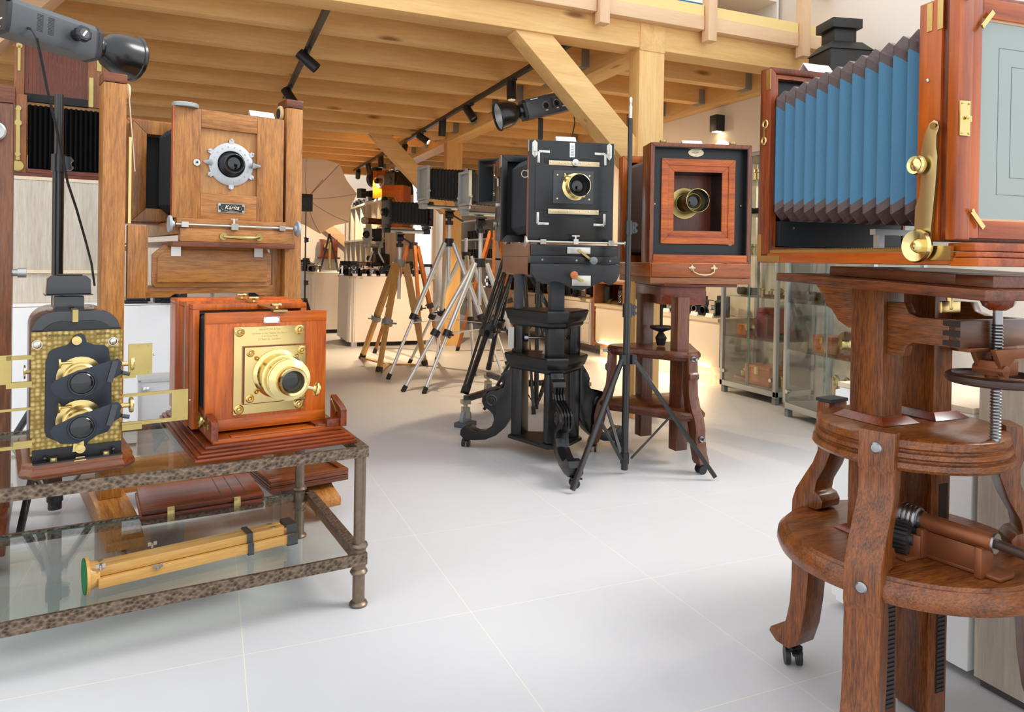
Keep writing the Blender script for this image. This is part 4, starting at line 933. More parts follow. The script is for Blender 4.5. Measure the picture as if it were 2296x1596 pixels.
# worm gear with its crank shaft on the lower shelf
p0, p1, p2 = V((-.055,-.072,.486)), V((-.03,-.205,.484)), V((-.03,-.33,.482))
g = MB().cyl(p0, p1, .0165, n=26).build('worm_housing', CAST, t)
d = (p1-p0).normalized()
m = MB()
for k in range(4): m.torus(p0-d*(.005+k*.009), d, .02, .0055, 28, 8).cut()
m.cyl(p0-d*.036, p0, .018, n=22).cut().cyl(p1, p1+d*.004, .019, n=24).cut().cyl(p0-d*.002, p0+d*.008, .019, n=24); m.build('worm', STEEL, g)
MB().cyl(p1, p2, .0095, n=16).build('crank_shaft', plain('dark_iron', '#4d3d36', .4, .6), g)
w = V((d.y, -d.x, 0))
m = MB()
B0 = [(0.01,.0),(.03,.0),(.045,.01),(.06,.03),(.095,.032),(.11,.02),(.125,.016),(.142,.03),(.142,.06)]
fl = [p0+d*a-w*(.052-b*.6) for a, b in ((0,.0),(.05,-.004),(.07,.02),(.095,.022),(.11,.002),(.15,.0),(.155,.03),(.15,.1),(.0,.1))]
m.loft([[V((q.x,q.y,z)) for q in fl] for z in (.4165,.424)]); m.build('casting_foot', CAST, g, .002)
a = d*.012; c2 = d*.118
m = MB().bar(p0+a+V((0,0,-.068)), p0+a+V((0,0,-.01)), .014, .052, w).bar(p0+c2+V((0,0,-.068)), p0+c2+V((0,0,-.01)), .014, .05, w).bar(p0+a+V((0,0,-.042)), p0+c2+V((0,0,-.042)), .008, .05)
m.build('casting_web', CAST, g, .003)
gw = MB(); gc = p0 + V((-.035, .01, -.035)); gx = V((.35,-.93,0)).normalized()
gw.cyl(gc-gx*.014, gc+gx*.014, .028, n=30)
for k in range(22):
    an = 2*pi*k/22; u = gx.cross(V((0,0,1))).normalized(); q = u*cos(an)+V((0,0,sin(an))); gw.bar(gc+q*.029-gx*.014, gc+q*.029+gx*.014, .0045, .008, q)
gw.cyl(gc+gx*.014, gc+gx*.02, .012, n=18); gw.build('pinion', plain('dark_steel', '#5b5a5c', .4, .8), t)
m = MB().cyl(gc-gx*.03, gc-gx*.014, .013); q0 = p0+V((.0,.01,-.03)); m.cyl(q0+V((-.02,0,0)), q0+V((.02,0,0)), .02, n=16); m.build('worm_wheel', plain('dark_steel', '#5b5a5c', .4, .8), t)
m = MB().box(gc.x-.03,gc.x+.05,gc.y-.03,gc.y+.03,.4165,.424).bar(gc+gx*.018+V((0,0,-.032)), gc+gx*.018+V((0,0,.012)), .008, .03, gx); m.build('bearing', CAST, t, .002)

# ================================================================ big field camera with blue bellows
c = at_frame(BF, 'bellows_camera', 'large polished mahogany camera with blue cloth bellows and frosted glass back', 'camera')
hm = lambda a: wood('honey_mahogany', '#c05c10', '#7a2f05', a, .9, .26, .2, .9, figure=.7)
X0, X1 = -.172, .232
# bed
m = MB().box(X0,X0+.032,-.27,.25,1.004,1.026).box(X1-.032,X1,-.27,.25,1.004,1.026).box(X0+.032,X1-.032,.222,.25,1.004,1.026)
m.box(X0-.004,X1+.004,-.315,-.262,1.002,1.016).box(X0,X1,-.308,-.25,1.017,1.026).box(X0+.006,X1-.006,-.30,-.25,1.027,1.041); m.build('bed', hm('y'), c, .002)
m = MB().box(X0+.003,X0+.008,-.25,.225,1.0262,1.0322)
for k in range(110): m.box(X0+.003,X0+.008,-.245+k*.0042,-.243+k*.0042,1.0322,1.0345)
m.build('brass_rack', BRASS, c)
# front frame
m = MB().frame(X0,X1,1.004,1.456,.014,.212,.25); ff = m.build('front_frame', darkmah('z'), c, .002)
m = MB().frame(X0+.014,X1-.014,1.03,1.442,.01,.218,.246); m.build('inner_edge', hm('z'), ff)
MB().box(X0+.02,X1-.02,.236,.246,1.032,1.44).build('front_board', BLKPNT, ff)
MB().box(X0+.024,X1-.024,.20,.236,1.042,1.1).build('lower_panel', plain('inner_black', '#15191c', .6), ff)
MB().box(X1-.02,X1-.012,.20,.215,1.03,1.1).build('stile_foot', darkmah('z'), ff)
m = MB().box(X0-.001,X0+.0005,.213,.228,1.405,1.452); m.build('strap', BRASS, ff)
m = MB().prism([(.25,1.006),(.25,1.07),(.235,1.07),(.235,1.02),(.17,1.02),(.17,1.006)], 'yz', X0-.0015, X0-.0004); m.build('corner_strap', BRASS, ff)
m = MB().torus((X0-.002,.228,1.326), (1,0,0), .008, .003, 18, 6).torus((X0-.002,.232,1.288), (1,0,0), .007, .003, 18, 6).box(X0-.004,X0-.001,.227,.232,1.293,1.32); m.build('hook', BRASS, ff)
m = MB().cyl((X0+.06,.205,1.085), (X0+.06,.199,1.085), .003); m.build('stud', BRASS, ff)
# bellows: blue cloth sides, brown leather corners
BL = plain('blue_cloth', '#43728f', .75, bump=.25, bscale=260, var=.1); LEA = plain('brown_leather', '#4a3530', .42, bump=.5, bscale=90, coat=.15)
m = MB(); rings = []; n = 12; y0, y1 = .215, -.19
def bring(t, ins):
    w = .186+.006*t-ins; h = .150+.031*t-ins; cz = 1.252+.002*t; cx = .03; y = y0+(y1-y0)*t; b = .018; k = .02
    pts = [(-w,-h+k),(-w+k,-h),(w-k,-h),(w,-h+k),(w,h-k),(w-k,h),(-w+k,h),(-w,h-k)]
    full = []
    side = {0: 0, 3: 0}
    P = [(-w,-h+k+b),(-w,-h+k),(-w+k,-h),(-w+k+b,-h),(w-k-b,-h),(w-k,-h),(w,-h+k),(w,-h+k+b),(w,h-k-b),(w,h-k),(w-k,h),(w-k-b,h),(-w+k+b,h),(-w+k,h),(-w,h-k),(-w,h-k-b)]
    return [V((cx+a, y, cz+q)) for a, q in P]
for k in range(n):
    rings.append(bring((k+.0)/n, .0)); rings.append(bring((k+.12)/n, -.001)); rings.append(bring((k+.84)/n, .026))
rings.append(bring(1, 0)); m.loft(rings, False, False)
bw = m.build('bellows', BL, c, 0, 12); bw.data.materials.append(LEA)
for p in bw.data.polygons:
    i = p.index % 16
    if i not in (3, 7, 11, 15): p.material_index = 1
m = MB()
for k in range(1, n-3):
    for tz in (.165,):
        pass
# rear standard with ground glass
m = MB().box(X0,X0+.03,-.235,-.19,1.045,1.462).box(X1-.03,X1,-.235,-.19,1.045,1.462).box(X0+.03,X1-.03,-.235,-.19,1.43,1.462).box(X0+.03,X1-.03,-.235,-.19,1.045,1.08)
rs = m.build('rear_frame', hm('z'), c, .0015)
m = MB().box(X0+.004,X0+.03,-.252,-.235,1.046,1.47).box(X1-.03,X1-.004,-.252,-.235,1.046,1.47).box(X0+.03,X1-.03,-.252,-.235,1.43,1.47); m.build('slide_frame', darkmah('z'), rs, .0015)
bk = MB().box(X0-.004,X0+.028,-.272,-.252,1.046,1.455).cut().box(X1-.028,X1+.004,-.272,-.252,1.046,1.455).build('back_frame', hm('z'), c, .0025)
MB().box(X0+.0285,X0+.052,-.268,-.252,1.05,1.455).cut().box(X1-.052,X1-.0285,-.268,-.252,1.05,1.455).build('glass_stile', hm('z'), bk, .001)
MB().box(X0+.0525,X1-.0525,-.268,-.252,1.424,1.456).cut().box(X0+.0525,X1-.0525,-.268,-.252,1.05,1.08).build('glass_rail', hm('x'), bk, .001)
m, nt, b = newmat('ground_glass'); b.inputs['Base Color'].default_value = lin('#87918c'); b.inputs['Roughness'].default_value = .14; b.inputs['Coat Weight'].default_value = .6; b.inputs['Coat Roughness'].default_value = .03
gg = MB().box(X0+.053,X1-.053,-.262,-.257,1.081,1.423).build('ground_glass', m, bk)
m = MB()
for i in (.045, .075): m.frame(X0+.053+i,X1-.053-i,1.081+i,1.423-i,.0006,-.2624,-.262)
m.build('pencil_line', plain('pencil', '#565d5b', .8), gg)
m = MB().frame(X0+.052,X1-.052,1.08,1.424,.004,-.2635,-.256); m.build('glass_bead', plain('pale_edge', '#c9a583', .6), bk)
m = MB()
for (xa, za, xb, zb) in ((-.13,1.404,-.105,1.432), (-.145,1.095,-.117,1.067)):
    a_, b_ = V((xa,-.2745,za)), V((xb,-.2745,zb)); m.bar(a_, b_, .0085, .003, (0,1,0)).cyl(a_+V((0,-.002,0)), a_+V((0,-.004,0)), .003).cut()
m.build('turn_button', BRASS, bk)
lt = MB().box(-.174,-.152,-.2755,-.272,1.219,1.277).build('latch', BRASS, bk, .0005)
m = MB().sphere((-.162,-.279,1.249), .0035, 10)
for x in (-.171,-.155):
    for z in (1.223,1.273): m.sphere((x,-.276,z), .002, 8)
m.box(-.152,-.148,-.275,-.272,1.243,1.253); m.build('latch_screw', BRASS, lt)
m = MB().box(X0-.0015,X0,-.217,-.206,1.41,1.459).cut().box(X0-.0015,X0,-.238,-.227,1.408,1.459).cut().box(-.176,-.155,-.276,-.266,1.448,1.475); m.build('hinge_strap', BRASS, rs)
MB().sphere((X0-.001,-.21,1.325), .0035, 10).build('stud', NICKEL, rs)
lv = [(-.231,1.252),(-.238,1.248),(-.241,1.238),(-.236,1.225),(-.236,1.205),(-.239,1.189),(-.236,1.14),(-.227,1.041),(-.195,1.041),(-.196,1.104),(-.204,1.123),(-.207,1.16),(-.205,1.2),(-.212,1.23),(-.222,1.248)]
lo = MB().prism(lv, 'yz', -.181, -.176).build('side_lever', plain('satin_brass', '#cbb98a', .3, 1), c, .0008)
MB().cyl((-.181,-.233,1.241), (-.186,-.233,1.241), .006, n=16).build('pivot', BRASS, lo)
MB().lathe((-.181,-.207,1.177), (-1,0,0), [(.007,0),(.007,.004),(.0165,.006),(.0175,.012),(.0155,.016),(.011,.013),(.006,.015),(0,.017)], 30, True, False).build('knob', plain('bright_brass', '#e3d092', .16, 1), lo)
MB().lathe((-.181,-.212,1.036), (-1,0,0), [(.01,0),(.01,.003),(.027,.005),(.029,.011),(.027,.017),(.023,.015),(.012,.011),(.009,.017),(.006,.02),(0,.021)], 36, True, False).build('rack_knob', plain('bright_brass', '#e3d092', .16, 1), lo)
MB().box(-.181,-.174,-.268,-.225,1.012,1.036).build('gear_box', BRASS, lo)
m = MB().box(X0+.12,X1-.05,.02,.035,1.066,1.078).box(X0+.13,X0+.145,.02,.035,1.03,1.066).box(X0+.2,X1-.06,-.08,-.06,1.062,1.07); m.build('support_rail', ALU, c)
P = BF.o+BF.ux*(-.03)+BF.uy*.232; card(P.x, P.y, 1.4565, BF.yaw, .075, .024, 'folded white name card on the front frame of the blue-bellows camera')

# ================================================================ cabinets behind that stand, against the right wall
t = thing('cabinet', 'pale grained oak side panel of a cabinet behind the hand-wheel stand', 'cabinet', (1.70, 1.13, 0))
MB().box(0,.02,-.95,0,.02,.81).box(.02,.5,-.95,-.93,.02,.81).box(.02,.5,-.02,0,.02,.81).box(.48,.5,-.93,-.02,.02,.81).build('side_panel', greyoak('z'), t, .001)
MB().box(-.004,.504,-.954,.004,.811,.829).build('worktop', wood('light_edge', '#ead9bf', '#e0cbac', 'y', .8, .5, 0), t, .001)
MB().box(.01,.49,-.94,-.01,0,.02).build('plinth', plain('dark_plinth', '#4a4a4c', .5), t)
t = thing('drawer_unit', 'low white drawer unit standing behind the round-shelf stand', 'drawers', (1.70, 1.14, 0))
MB().box(.0,.5,.006,.40,.02,.645).build('carcass', plain('cool_white', '#f6f8f8', .45), t, .002)
MB().box(-.002,.502,.004,.405,.646,.66).build('worktop', wood('light_edge', '#ead9bf', '#e0cbac', 'y', .8, .5, 0), t, .001)
for k in range(3): MB().box(.002,.498,.401,.418,.03+k*.205,.225+k*.205).build('drawer', plain('cool_white', '#f6f8f8', .45), t, .003)
# ================================================================ studio flash heads
def flash_head(label, piv, aim, s=1, knob_side=-1):
    """monobloc flash: local +x points out of the reflector, origin on the tilt pivot"""
    d = V(aim).normalized(); y = V((0,0,1)).cross(d).normalized(); z = d.cross(y)
    R = Mx((d, y, z)).transposed()
    t = thing('studio_flash', label, 'flash', piv, rot=R.to_euler()); t.scale = (s,)*3
    GR = plain('flash_grey', '#4a4d52', .42, coat=.1)
    o8 = [(-.055,-.075),(.055,-.075),(.068,-.045),(.068,.05),(.05,.075),(-.05,.075),(-.068,.05),(-.068,-.045)]
    body = MB().loft([[V((x, a*k, b*k)) for a, b in o8] for x, k in ((-.27,.94),(-.262,1),(.09,1),(.1,.93))]).build('body', GR, t, 0, 25)
    MB().loft([[V((x, a*k, b*k)) for a, b in o8] for x, k in ((.1,.93),(.105,.97),(.12,.97),(.125,.9))]).build('front_ring', BLKPL, t, 0, 25)
    bp = MB().loft([[V((x, a*k, b*k)) for a, b in o8] for x, k in ((-.285,.92),(-.28,.98),(-.262,.99))]).build('back_panel', BLKPL, t, 0, 25)
    m = MB()
    for k in range(3): m.box(-.288,-.285,.018+k*.017,.031+k*.017,-.012,.012).cut()
    m.cyl((-.285,.035,-.04), (-.29,.035,-.04), .009, n=14).cut().cyl((-.285,-.01,-.035), (-.29,-.01,-.035), .007, n=14)
    m.build('switch', plain('switch_black', '#0f1012', .3), bp)
    m = MB().box(-.2865,-.2855,.025,.05,-.022,-.018).cut().box(-.2865,-.2855,-.04,.0,-.022,-.016).cut().box(-.2865,-.2855,-.03,.005,-.055,-.051).build('legend', WHITE, bp)
    m = MB().tube([(-.275,.06,.06),(-.30,.062,.105),(-.315,.055,.125),(-.315,-.055,.125),(-.30,-.062,.105),(-.275,-.06,.06)], .013, 10); m.build('handle', GR, t)
    m = MB()
    for sgn in (-1, 1):
        for r in (0, 1):
            for k in range(12): m.box(-.165+r*.045,-.14+r*.045,sgn*.0675,sgn*.0688,-.035+k*.0065,-.032+k*.0065)
    m.build('vent', plain('vent_black', '#0a0a0b', .6), body)
    for sgn in (1, -1):
        dl = MB()
        if sgn == -knob_side:
            for x in (-.14, -.05):
                k = MB().lathe((x, sgn*.068, -.005), (0,sgn,0), [(.021,0),(.021,.004),(.017,.006),(.016,.016),(0,.017)], 24, False, False).box(x-.0025,x+.0025,min(sgn*.084,sgn*.088),max(sgn*.084,sgn*.088),-.014,.006).build('dial', plain('switch_black', '#0f1012', .3), t)
                m = MB()
                for q in range(16):
                    a = -.6+q*(pi+1.2)/15; m.box(-.0015,.0015,min(sgn*.0682,sgn*.069),max(sgn*.0682,sgn*.069),-.0015,.0015, Mx.Translation((x+.027*cos(a),0,-.005+.027*sin(a))))
                m.build('scale_dot', WHITE, k)
            m = MB()
            for x0, x1, z0 in ((-.215,-.17,.035),(-.215,-.18,-.04),(.0,.06,.058),(-.15,-.13,-.044),(-.06,-.04,-.044)): m.box(x0,x1,min(sgn*.0682,sgn*.069),max(sgn*.0682,sgn*.069),z0,z0+.007)
            m.build('legend', WHITE, body)
    MB().box(-.09,-.07,-.012,.012,.075,.082).build('sensor', plain('red_lens', '#8c1420', .2), t)
    kn = MB().lathe((0, knob_side*.068, 0), (0,knob_side,0), [(.026,0),(.026,.03),(.02,.034),(.02,.04)], 20).loft([[V((r*cos(2*pi*k/8+.39), knob_side*y_, r*sin(2*pi*k/8+.39))) for k in range(8)] for r, y_ in ((.03,.108),(.037,.112),(.037,.128),(.03,.134))]).build('tilt_knob', BLKPL, t, 0, 25)
    MB().cyl((0,knob_side*.134,0), (0,knob_side*.1365,0), .021, n=20).build('knob_cap', GR, kn)
    MB().box(-.004,.004,knob_side*.1365,knob_side*.1375,-.015,.015, Mx.Rotation(.5,4,'Y')).build('legend', WHITE, kn)
    rf = MB().lathe((.12,0,0), (1,0,0), [(.052,0),(.055,.02),(.05,.03),(.056,.04),(.078,.06),(.095,.10),(.1,.14),(.104,.185),(.11,.188),(.112,.2),(.108,.206),(.1,.2),(.096,.14),(.06,.07),(.05,.06)], 40, True, False).build('reflector', plain('satin_black', '#141416', .3, .0, coat=.3), t)
    MB().lathe((.12,0,0), (1,0,0), [(.099,.19),(.093,.13),(.055,.066),(.0,.06)], 36, False, False).build('reflector_lining', ALU, rf)
    MB().cyl((.17,0,0), (.2,0,0), .028, n=20).build('flash_tube', plain('opal', '#efeee8', .3), rf)
    return t
# left flash head on its stand, yoke to pole, mains lead
FS = atD(131, 390, 2.72); FS.z = 0
zt = atD(124, 212, 2.72).z
ls = light_stand('black light stand holding the flash beside the oak posts', FS.x, FS.y, [(.34,.10), (-.30,.12), (-.06,-.27)], zt, .5, .0235, (.60, 1.345), False)
piv = atD(152, 84, 2.66)
fh = flash_head('grey and black studio flash head on the tall stand beside the oak posts', piv, atD(285, 138, 2.84)-atD(45, 62, 2.50), .82)
e = V((FS.x, FS.y, zt)); q0 = piv+V((.01,-.06,-.01))
yk = MB().bar(q0, V((q0.x+.004,q0.y,e.z+.04)), .028, .012, (0,1,0)).tube([V((q0.x+.004,q0.y,e.z+.055)), V((q0.x-.004,q0.y+.005,e.z+.02)), V((q0.x-.03,q0.y+.02,e.z+.006)), e+V((0,0,.004))], .011, 8)
yk.cyl(e+V((0,0,-.10)), e+V((0,0,.012)), .0185, n=18).build('yoke', BLKPL, ls)
b0 = atD(68, 60, 2.30)
pts = [atD(x, y, D) for x, y, D in ((60,62,2.50),(72,66,2.46),(82,85,2.47),(92,130,2.52),(106,200,2.56),(125,280,2.60),(142,360,2.66),(152,410,2.68),(172,470,2.74),(192,540,2.84),(205,590,2.95),(212,640,3.0))]
tag(MB().tube(pts, .0045, 8).build('power_cord', BLKPL), 'black mains lead hanging from the flash beside the oak posts', 'cord')

# far-left stand post with sled foot
t = thing('studio_stand', 'dark worn oak stand post with round nickel wheel near its top', 'camera stand', (-.66, 2.86, 0), radians(10))
MB().box(-.16,.045,0,.09,.1,1.50).build('post', wood('old_oak', '#7d4a2a', '#4a2a1a', 'z', 1.3, .4, .15), t, .004)
MB().box(-.165,.05,-.005,.095,1.5,1.56).build('post_cap', brownW('x'), t, .006)
MB().prism([(-.25,.06),(-.25,.1),(-.16,.14),(.3,.14),(.4,.06)], 'yz', -.03, .045).build('sled_foot', brownW('y'), t, .006)
MB().box(-.2,.0,.02,.06,.18,.3).build('cross_bar', brownW('x'), t, .003)
m = MB(); knob(m, (-.005,-.001,1.40), (0,-1,0), .032, .014); m.build('wheel', plain('dull_nickel', '#b7b9b8', .35, .9), t)
MB().cyl((.045,.03,.93), (.075,.03,.93), .012).cyl((.06,.03,.93), (.085,.03,.93), .017, n=18).build('knob', plain('dull_nickel', '#b7b9b8', .35, .9), t)
caster(t, .0, -.2, 0, .03, RUBBER, 0)

# table with white cloth behind the oak stand, oak cupboard and field camera on it
t = thing('draped_table', 'table under a white cloth behind the two oak stands', 'table', (-.47, 4.17, 0), radians(8))
MB().box(-.72,.78,0,.75,.715,.735).build('tabletop', greyoak('x'), t, .002)
CW = plain('cool_white_cloth', '#f1f2f3', .8, bump=.06, bscale=200)
def drape(mb, x0, x1, z0, z1, y, amp=.006, n=40, ph=0):
    P = [(x0+(x1-x0)*k/n, y+amp*sin(k*1.3+ph)+amp*.6*sin(k*.53+ph*2)) for k in range(n+1)]
    vs = [(x, yy, z1) for x, yy in P]+[(x, yy*1.0-.008, z0) for x, yy in P]+[(x, yy+.004, z1) for x, yy in P]+[(x, yy+.004-.008, z0) for x, yy in P]
    N = n+1; fs = []
    for k in range(n): fs += [(k, k+1, N+k+1, N+k), (2*N+k, 3*N+k, 3*N+k+1, 2*N+k+1)]
    fs += [(k, 2*N+k, 2*N+k+1, k+1) for k in range(n)]+[(N+k, N+k+1, 3*N+k+1, 3*N+k) for k in range(n)]+[(0, N, 3*N, 2*N), (n, 2*N+n, 3*N+n, N+n)]
    return mb.add(vs, fs)
MB().box(-.72,.78,-.012,.755,.7355,.738).build('tablecloth_top', CW, t)
drape(MB(), -.72, .475, .02, .733, -.016, .004).build('tablecloth_panel', CW, t)
drape(MB(), .51, .78, .02, .733, -.016, .004, 14, 1).build('tablecloth_panel', CW, t)
for x in (-.68, .74):
    for y in (.04, .7): MB().box(x-.02,x+.02,y-.02,y+.02,0,.715).build('leg', BLKPL, t)
t = thing('cupboard', 'pale grained oak cupboard on the white-covered table under the field camera', 'cupboard', (-.81, 4.36, .739), radians(8))
MB().box(-.15,.30,0,.4,.0,.155).box(-.15,.365,-.01,.4,.172,.635).build('carcass', greyoak('z'), t, .001)
MB().box(-.16,.37,-.014,.41,.155,.172).build('shelf_edge', wood('light_edge', '#ead9bf', '#e0cbac', 'y', .8, .5, 0), t)
MB().box(-.16,.37,-.014,.41,.635,.652).build('top_edge', wood('light_edge', '#ead9bf', '#e0cbac', 'y', .8, .5, 0), t)
m = MB().cyl((.368,.05,.53), (.374,.05,.53), .012, n=16).cut().cyl((.368,.05,.22), (.374,.05,.22), .012, n=16); m.build('cam_fitting', NICKEL, t)
MB().cyl((.37,.09,.30), (.47,.09,.30), .022, n=18).cyl((.44,.09,.30), (.47,.09,.30), .028, n=18).build('brass_tube', BRASS, t)
c = thing('bellows_camera', 'old brown field camera with black bellows standing on the oak cupboard', 'camera', (-.81, 4.37, 1.392), radians(8))
MB().box(-.15,.37,0,.42,0,.02).build('bed', darkmah('x'), c, .002)
m = MB().box(-.135,-.07,.0,.05,.02,.42).cut().box(.32,.365,.0,.05,.02,.40); m.build('front_stile', wood('honey_oak', '#a9682c', '#7c4416', 'z', 1.2, .35, .2), c, .003)
bellows('bellows', c, BELLOW, .0, .0, 1, .01, .01, .01, .01, .1, .1) if 0 else None
m = MB(); n = 17
P = []
for k in range(2*n+1): P.append((-.068+.385*k/(2*n), .012 if k % 2 else .05))
vs = [(x, y, .05) for x, y in P]+[(x, y, .375) for x, y in P]
m.add(vs, [(k, k+1, 2*n+2+k, 2*n+1+k) for k in range(2*n)]); m.box(-.068,.317,.052,.3,.04,.37); m.build('bellows', BELLOW, c, 0, 5)
MB().box(-.068,.32,-.004,.01,.02,.04).build('lower_rail', darkmah('x'), c)
m = MB().cyl((-.105,-.002,.27), (-.105,-.012,.27), .016).bar((-.105,-.008,.345), (-.105,-.008,.08), .016, .006, (0,1,0)).cyl((-.105,-.002,.345), (-.105,-.012,.345), .013).cyl((-.105,-.002,.05), (-.105,-.02,.05), .026, n=20).cyl((-.105,-.002,.11), (-.105,-.015,.11), .012)
m.build('brass_arm', OLDBRASS, c)
m = MB().box(.335,.352,-.004,0,.26,.39).cut().box(.335,.36,-.004,0,-.02,.17); m.build('brass_strap', OLDBRASS, c)
m = None
b2 = MB().box(-.13,-.085,.06,.10,.42,.80).box(.2,.345,.06,.10,.40,.80).box(-.085,.2,.065,.09,.76,.8); b2.build('rear_stile', wood('honey_oak', '#a9682c', '#7c4416', 'z', 1.2, .35, .2), c, .003)
m = MB()
for k in range(16): m.box(-.085+k*.0178,-.069+k*.0178,.072,.09+.003*(k % 2),.44,.76)
m.build('tambour', wood('red_tambour', '#7d3518', '#5c2410', 'z', 1.1, .4, .1), c)
MB().box(-.085,.2,.066,.10,.40,.44).build('mid_rail', BELLOW, c)
m = MB().box(.205,.225,.055,.06,.40,.56).cut().box(.24,.262,.055,.06,.60,.74).cut().cyl((-.108,.055,.68), (-.108,.06,.68), .014).box(-.114,-.102,.055,.06,.55,.68); m.build('brass_strap', OLDBRASS, c)
t = thing('lens_hood', 'black square compendium hood leaning on the white-covered table', 'hood', (-.20, 4.27, .739), radians(8))
m = MB().bar((-.07,0,.2), (.06,-.02,.01), .01, .2, (0,1,0)).box(-.07,.09,.03,.16,0,.17); m.build('hood_shell', BLKPL, t, .003)
MB().torus((.0,-.11,.1), (.83,.1,.55), .06, .008, 24, 6).build('front_ring', BLKPL, t)
for x, lab in ((.115, 'small black clamp piece lying on the white-covered table, without the green dot'), (.29, 'black rail holder with green dot on the white-covered table')):
    P = V((-.47, 4.17, 0)); a = radians(8); lx, ly = x, .1
    t = thing('clamp_piece', lab, 'accessory', (P.x+lx*cos(a)-ly*sin(a), P.y+lx*sin(a)+ly*cos(a), .739), a)
    MB().box(-.05,.06,-.04,.05,0,.015).box(-.04,.05,-.03,.03,.015,.032).build('base', BLKPL, t, .003)
    MB().cyl((.055,0,.02), (.075,0,.02), .012).build('knob', BLKPL, t)
    if x > .2: MB().cyl((0,-.0305,.026), (0,-.032,.026), .004).build('green_dot', plain('green_dot', '#1c9a4a', .4), t)
# aluminium case standing behind the table
t = thing('flight_case', 'silver aluminium case on the floor behind the glass table', 'case', (-.12, 3.58, 0), radians(6))
MB().box(-.17,.3,-.05,.13,.0,.44).build('shell', plain('silver_panel', '#dfe3e6', .35, .35), t, .004)
m = MB()
for x in (-.172, .294): m.box(x,x+.012,-.054,.134,0,.445)
for z in (0,.436): m.box(-.172,.306,-.054,.134,z,z+.012)
m.build('edge_profile', ALU, t)
m = MB().sphere((-.14,-.05,.405), .016, 12).cut().sphere((.27,-.05,.405), .016, 12); m.build('corner_ball', ALU, t)
m = MB().box(.02,.1,.0,.06,.446,.456).bar((.0,.03,.462), (.13,.03,.462), .03, .008); m.build('latch', ALU, t)
# ================================================================ tripods and view cameras in the middle distance
def tripod(label, apex, feet, mat, r0, r1, head_z=None, col=True, foot=RUBBER, spread=None, clampm=BLKPL, nseg=2, hub=.05, split=0):
    a = V(apex); t = thing('tripod', label, 'tripod', (a.x, a.y, 0))
    L = lambda p: V((p[0]-a.x, p[1]-a.y, p[2] if len(p) > 2 else 0))
    top = V((0,0,a.z))
    MB().cyl(top-V((0,0,.05)), top+V((0,0,.02)), hub*.9, n=18).build('hub', clampm, t)
    for f in feet:
        q = L(f); d = (q-top); d2 = V((d.x, d.y, 0)).normalized(); s = top+d2*hub-V((0,0,.02)); w = V((-d2.y, d2.x, 0))
        lg = None
        for k in range(nseg):
            u0, u1 = k/nseg, (k+1)/nseg+(.06 if k < nseg-1 else 0); rr = r0+(r1-r0)*k/max(1, nseg-1)
            p0 = s+(q-s)*u0; p1 = s+(q-s)*min(u1, 1)
            m = MB()
            if split and k < nseg-1:
                for sg in (-1, 1): m.cyl(p0+w*(split*sg*(1-.0*k)), p1+w*(split*sg), rr, n=10)
            elif split: m.cyl(p0, p1, rr*1.2, n=10)
            elif mat.name.startswith('tripod_ash'): m.bar(p0, p1, rr*2, rr*1.4, w)
            else: m.cyl(p0, p1, rr, n=12)
            o = m.build('leg' if k == 0 else 'leg_section', mat, t if k == 0 else lg)
            if k == 0: lg = o
            if k < nseg-1: MB().cyl(p1-(q-s).normalized()*.03, p1+(q-s).normalized()*.02, rr*1.7+split, n=12).cyl(p1+w*rr, p1+w*(rr*2+.03+split), .008, n=10).build('clamp', clampm, lg)
        MB().cyl(q+V((0,0,.0)), q+(s-q).normalized()*.05, r1*1.3, n=10).build('rubber_foot', foot, lg)
    if col:
        MB().cyl(top-V((0,0,.35)), top+V((0,0,head_z-a.z)), .016, n=14).build('centre_column', ALU, t)
    if spread:
        m = MB(); c0 = top*spread*.75
        for f in feet:
            q = L(f); m.bar(c0, top+(q-top)*(1-spread*.72), .012, .006)
        m.build('spreader', ALU, t)
    return t
def pan_head(label, p):
    t = thing('pan_tilt_unit', label, 'tripod head', p)
    MB().cyl((0,0,0), (0,0,.035), .035, n=20).build('base', BLKPL, t)
    MB().cyl((0,0,.035), (0,0,.06), .018).cyl((-.03,0,.085), (.03,0,.085), .03, n=20).box(-.03,.035,-.04,.04,.112,.125).build('tilt_body', BLKPL, t)
    MB().bar((.03,0,.085), (.11,-.05,.03), .014, .014).build('lever', BLKPL, t)
    return t
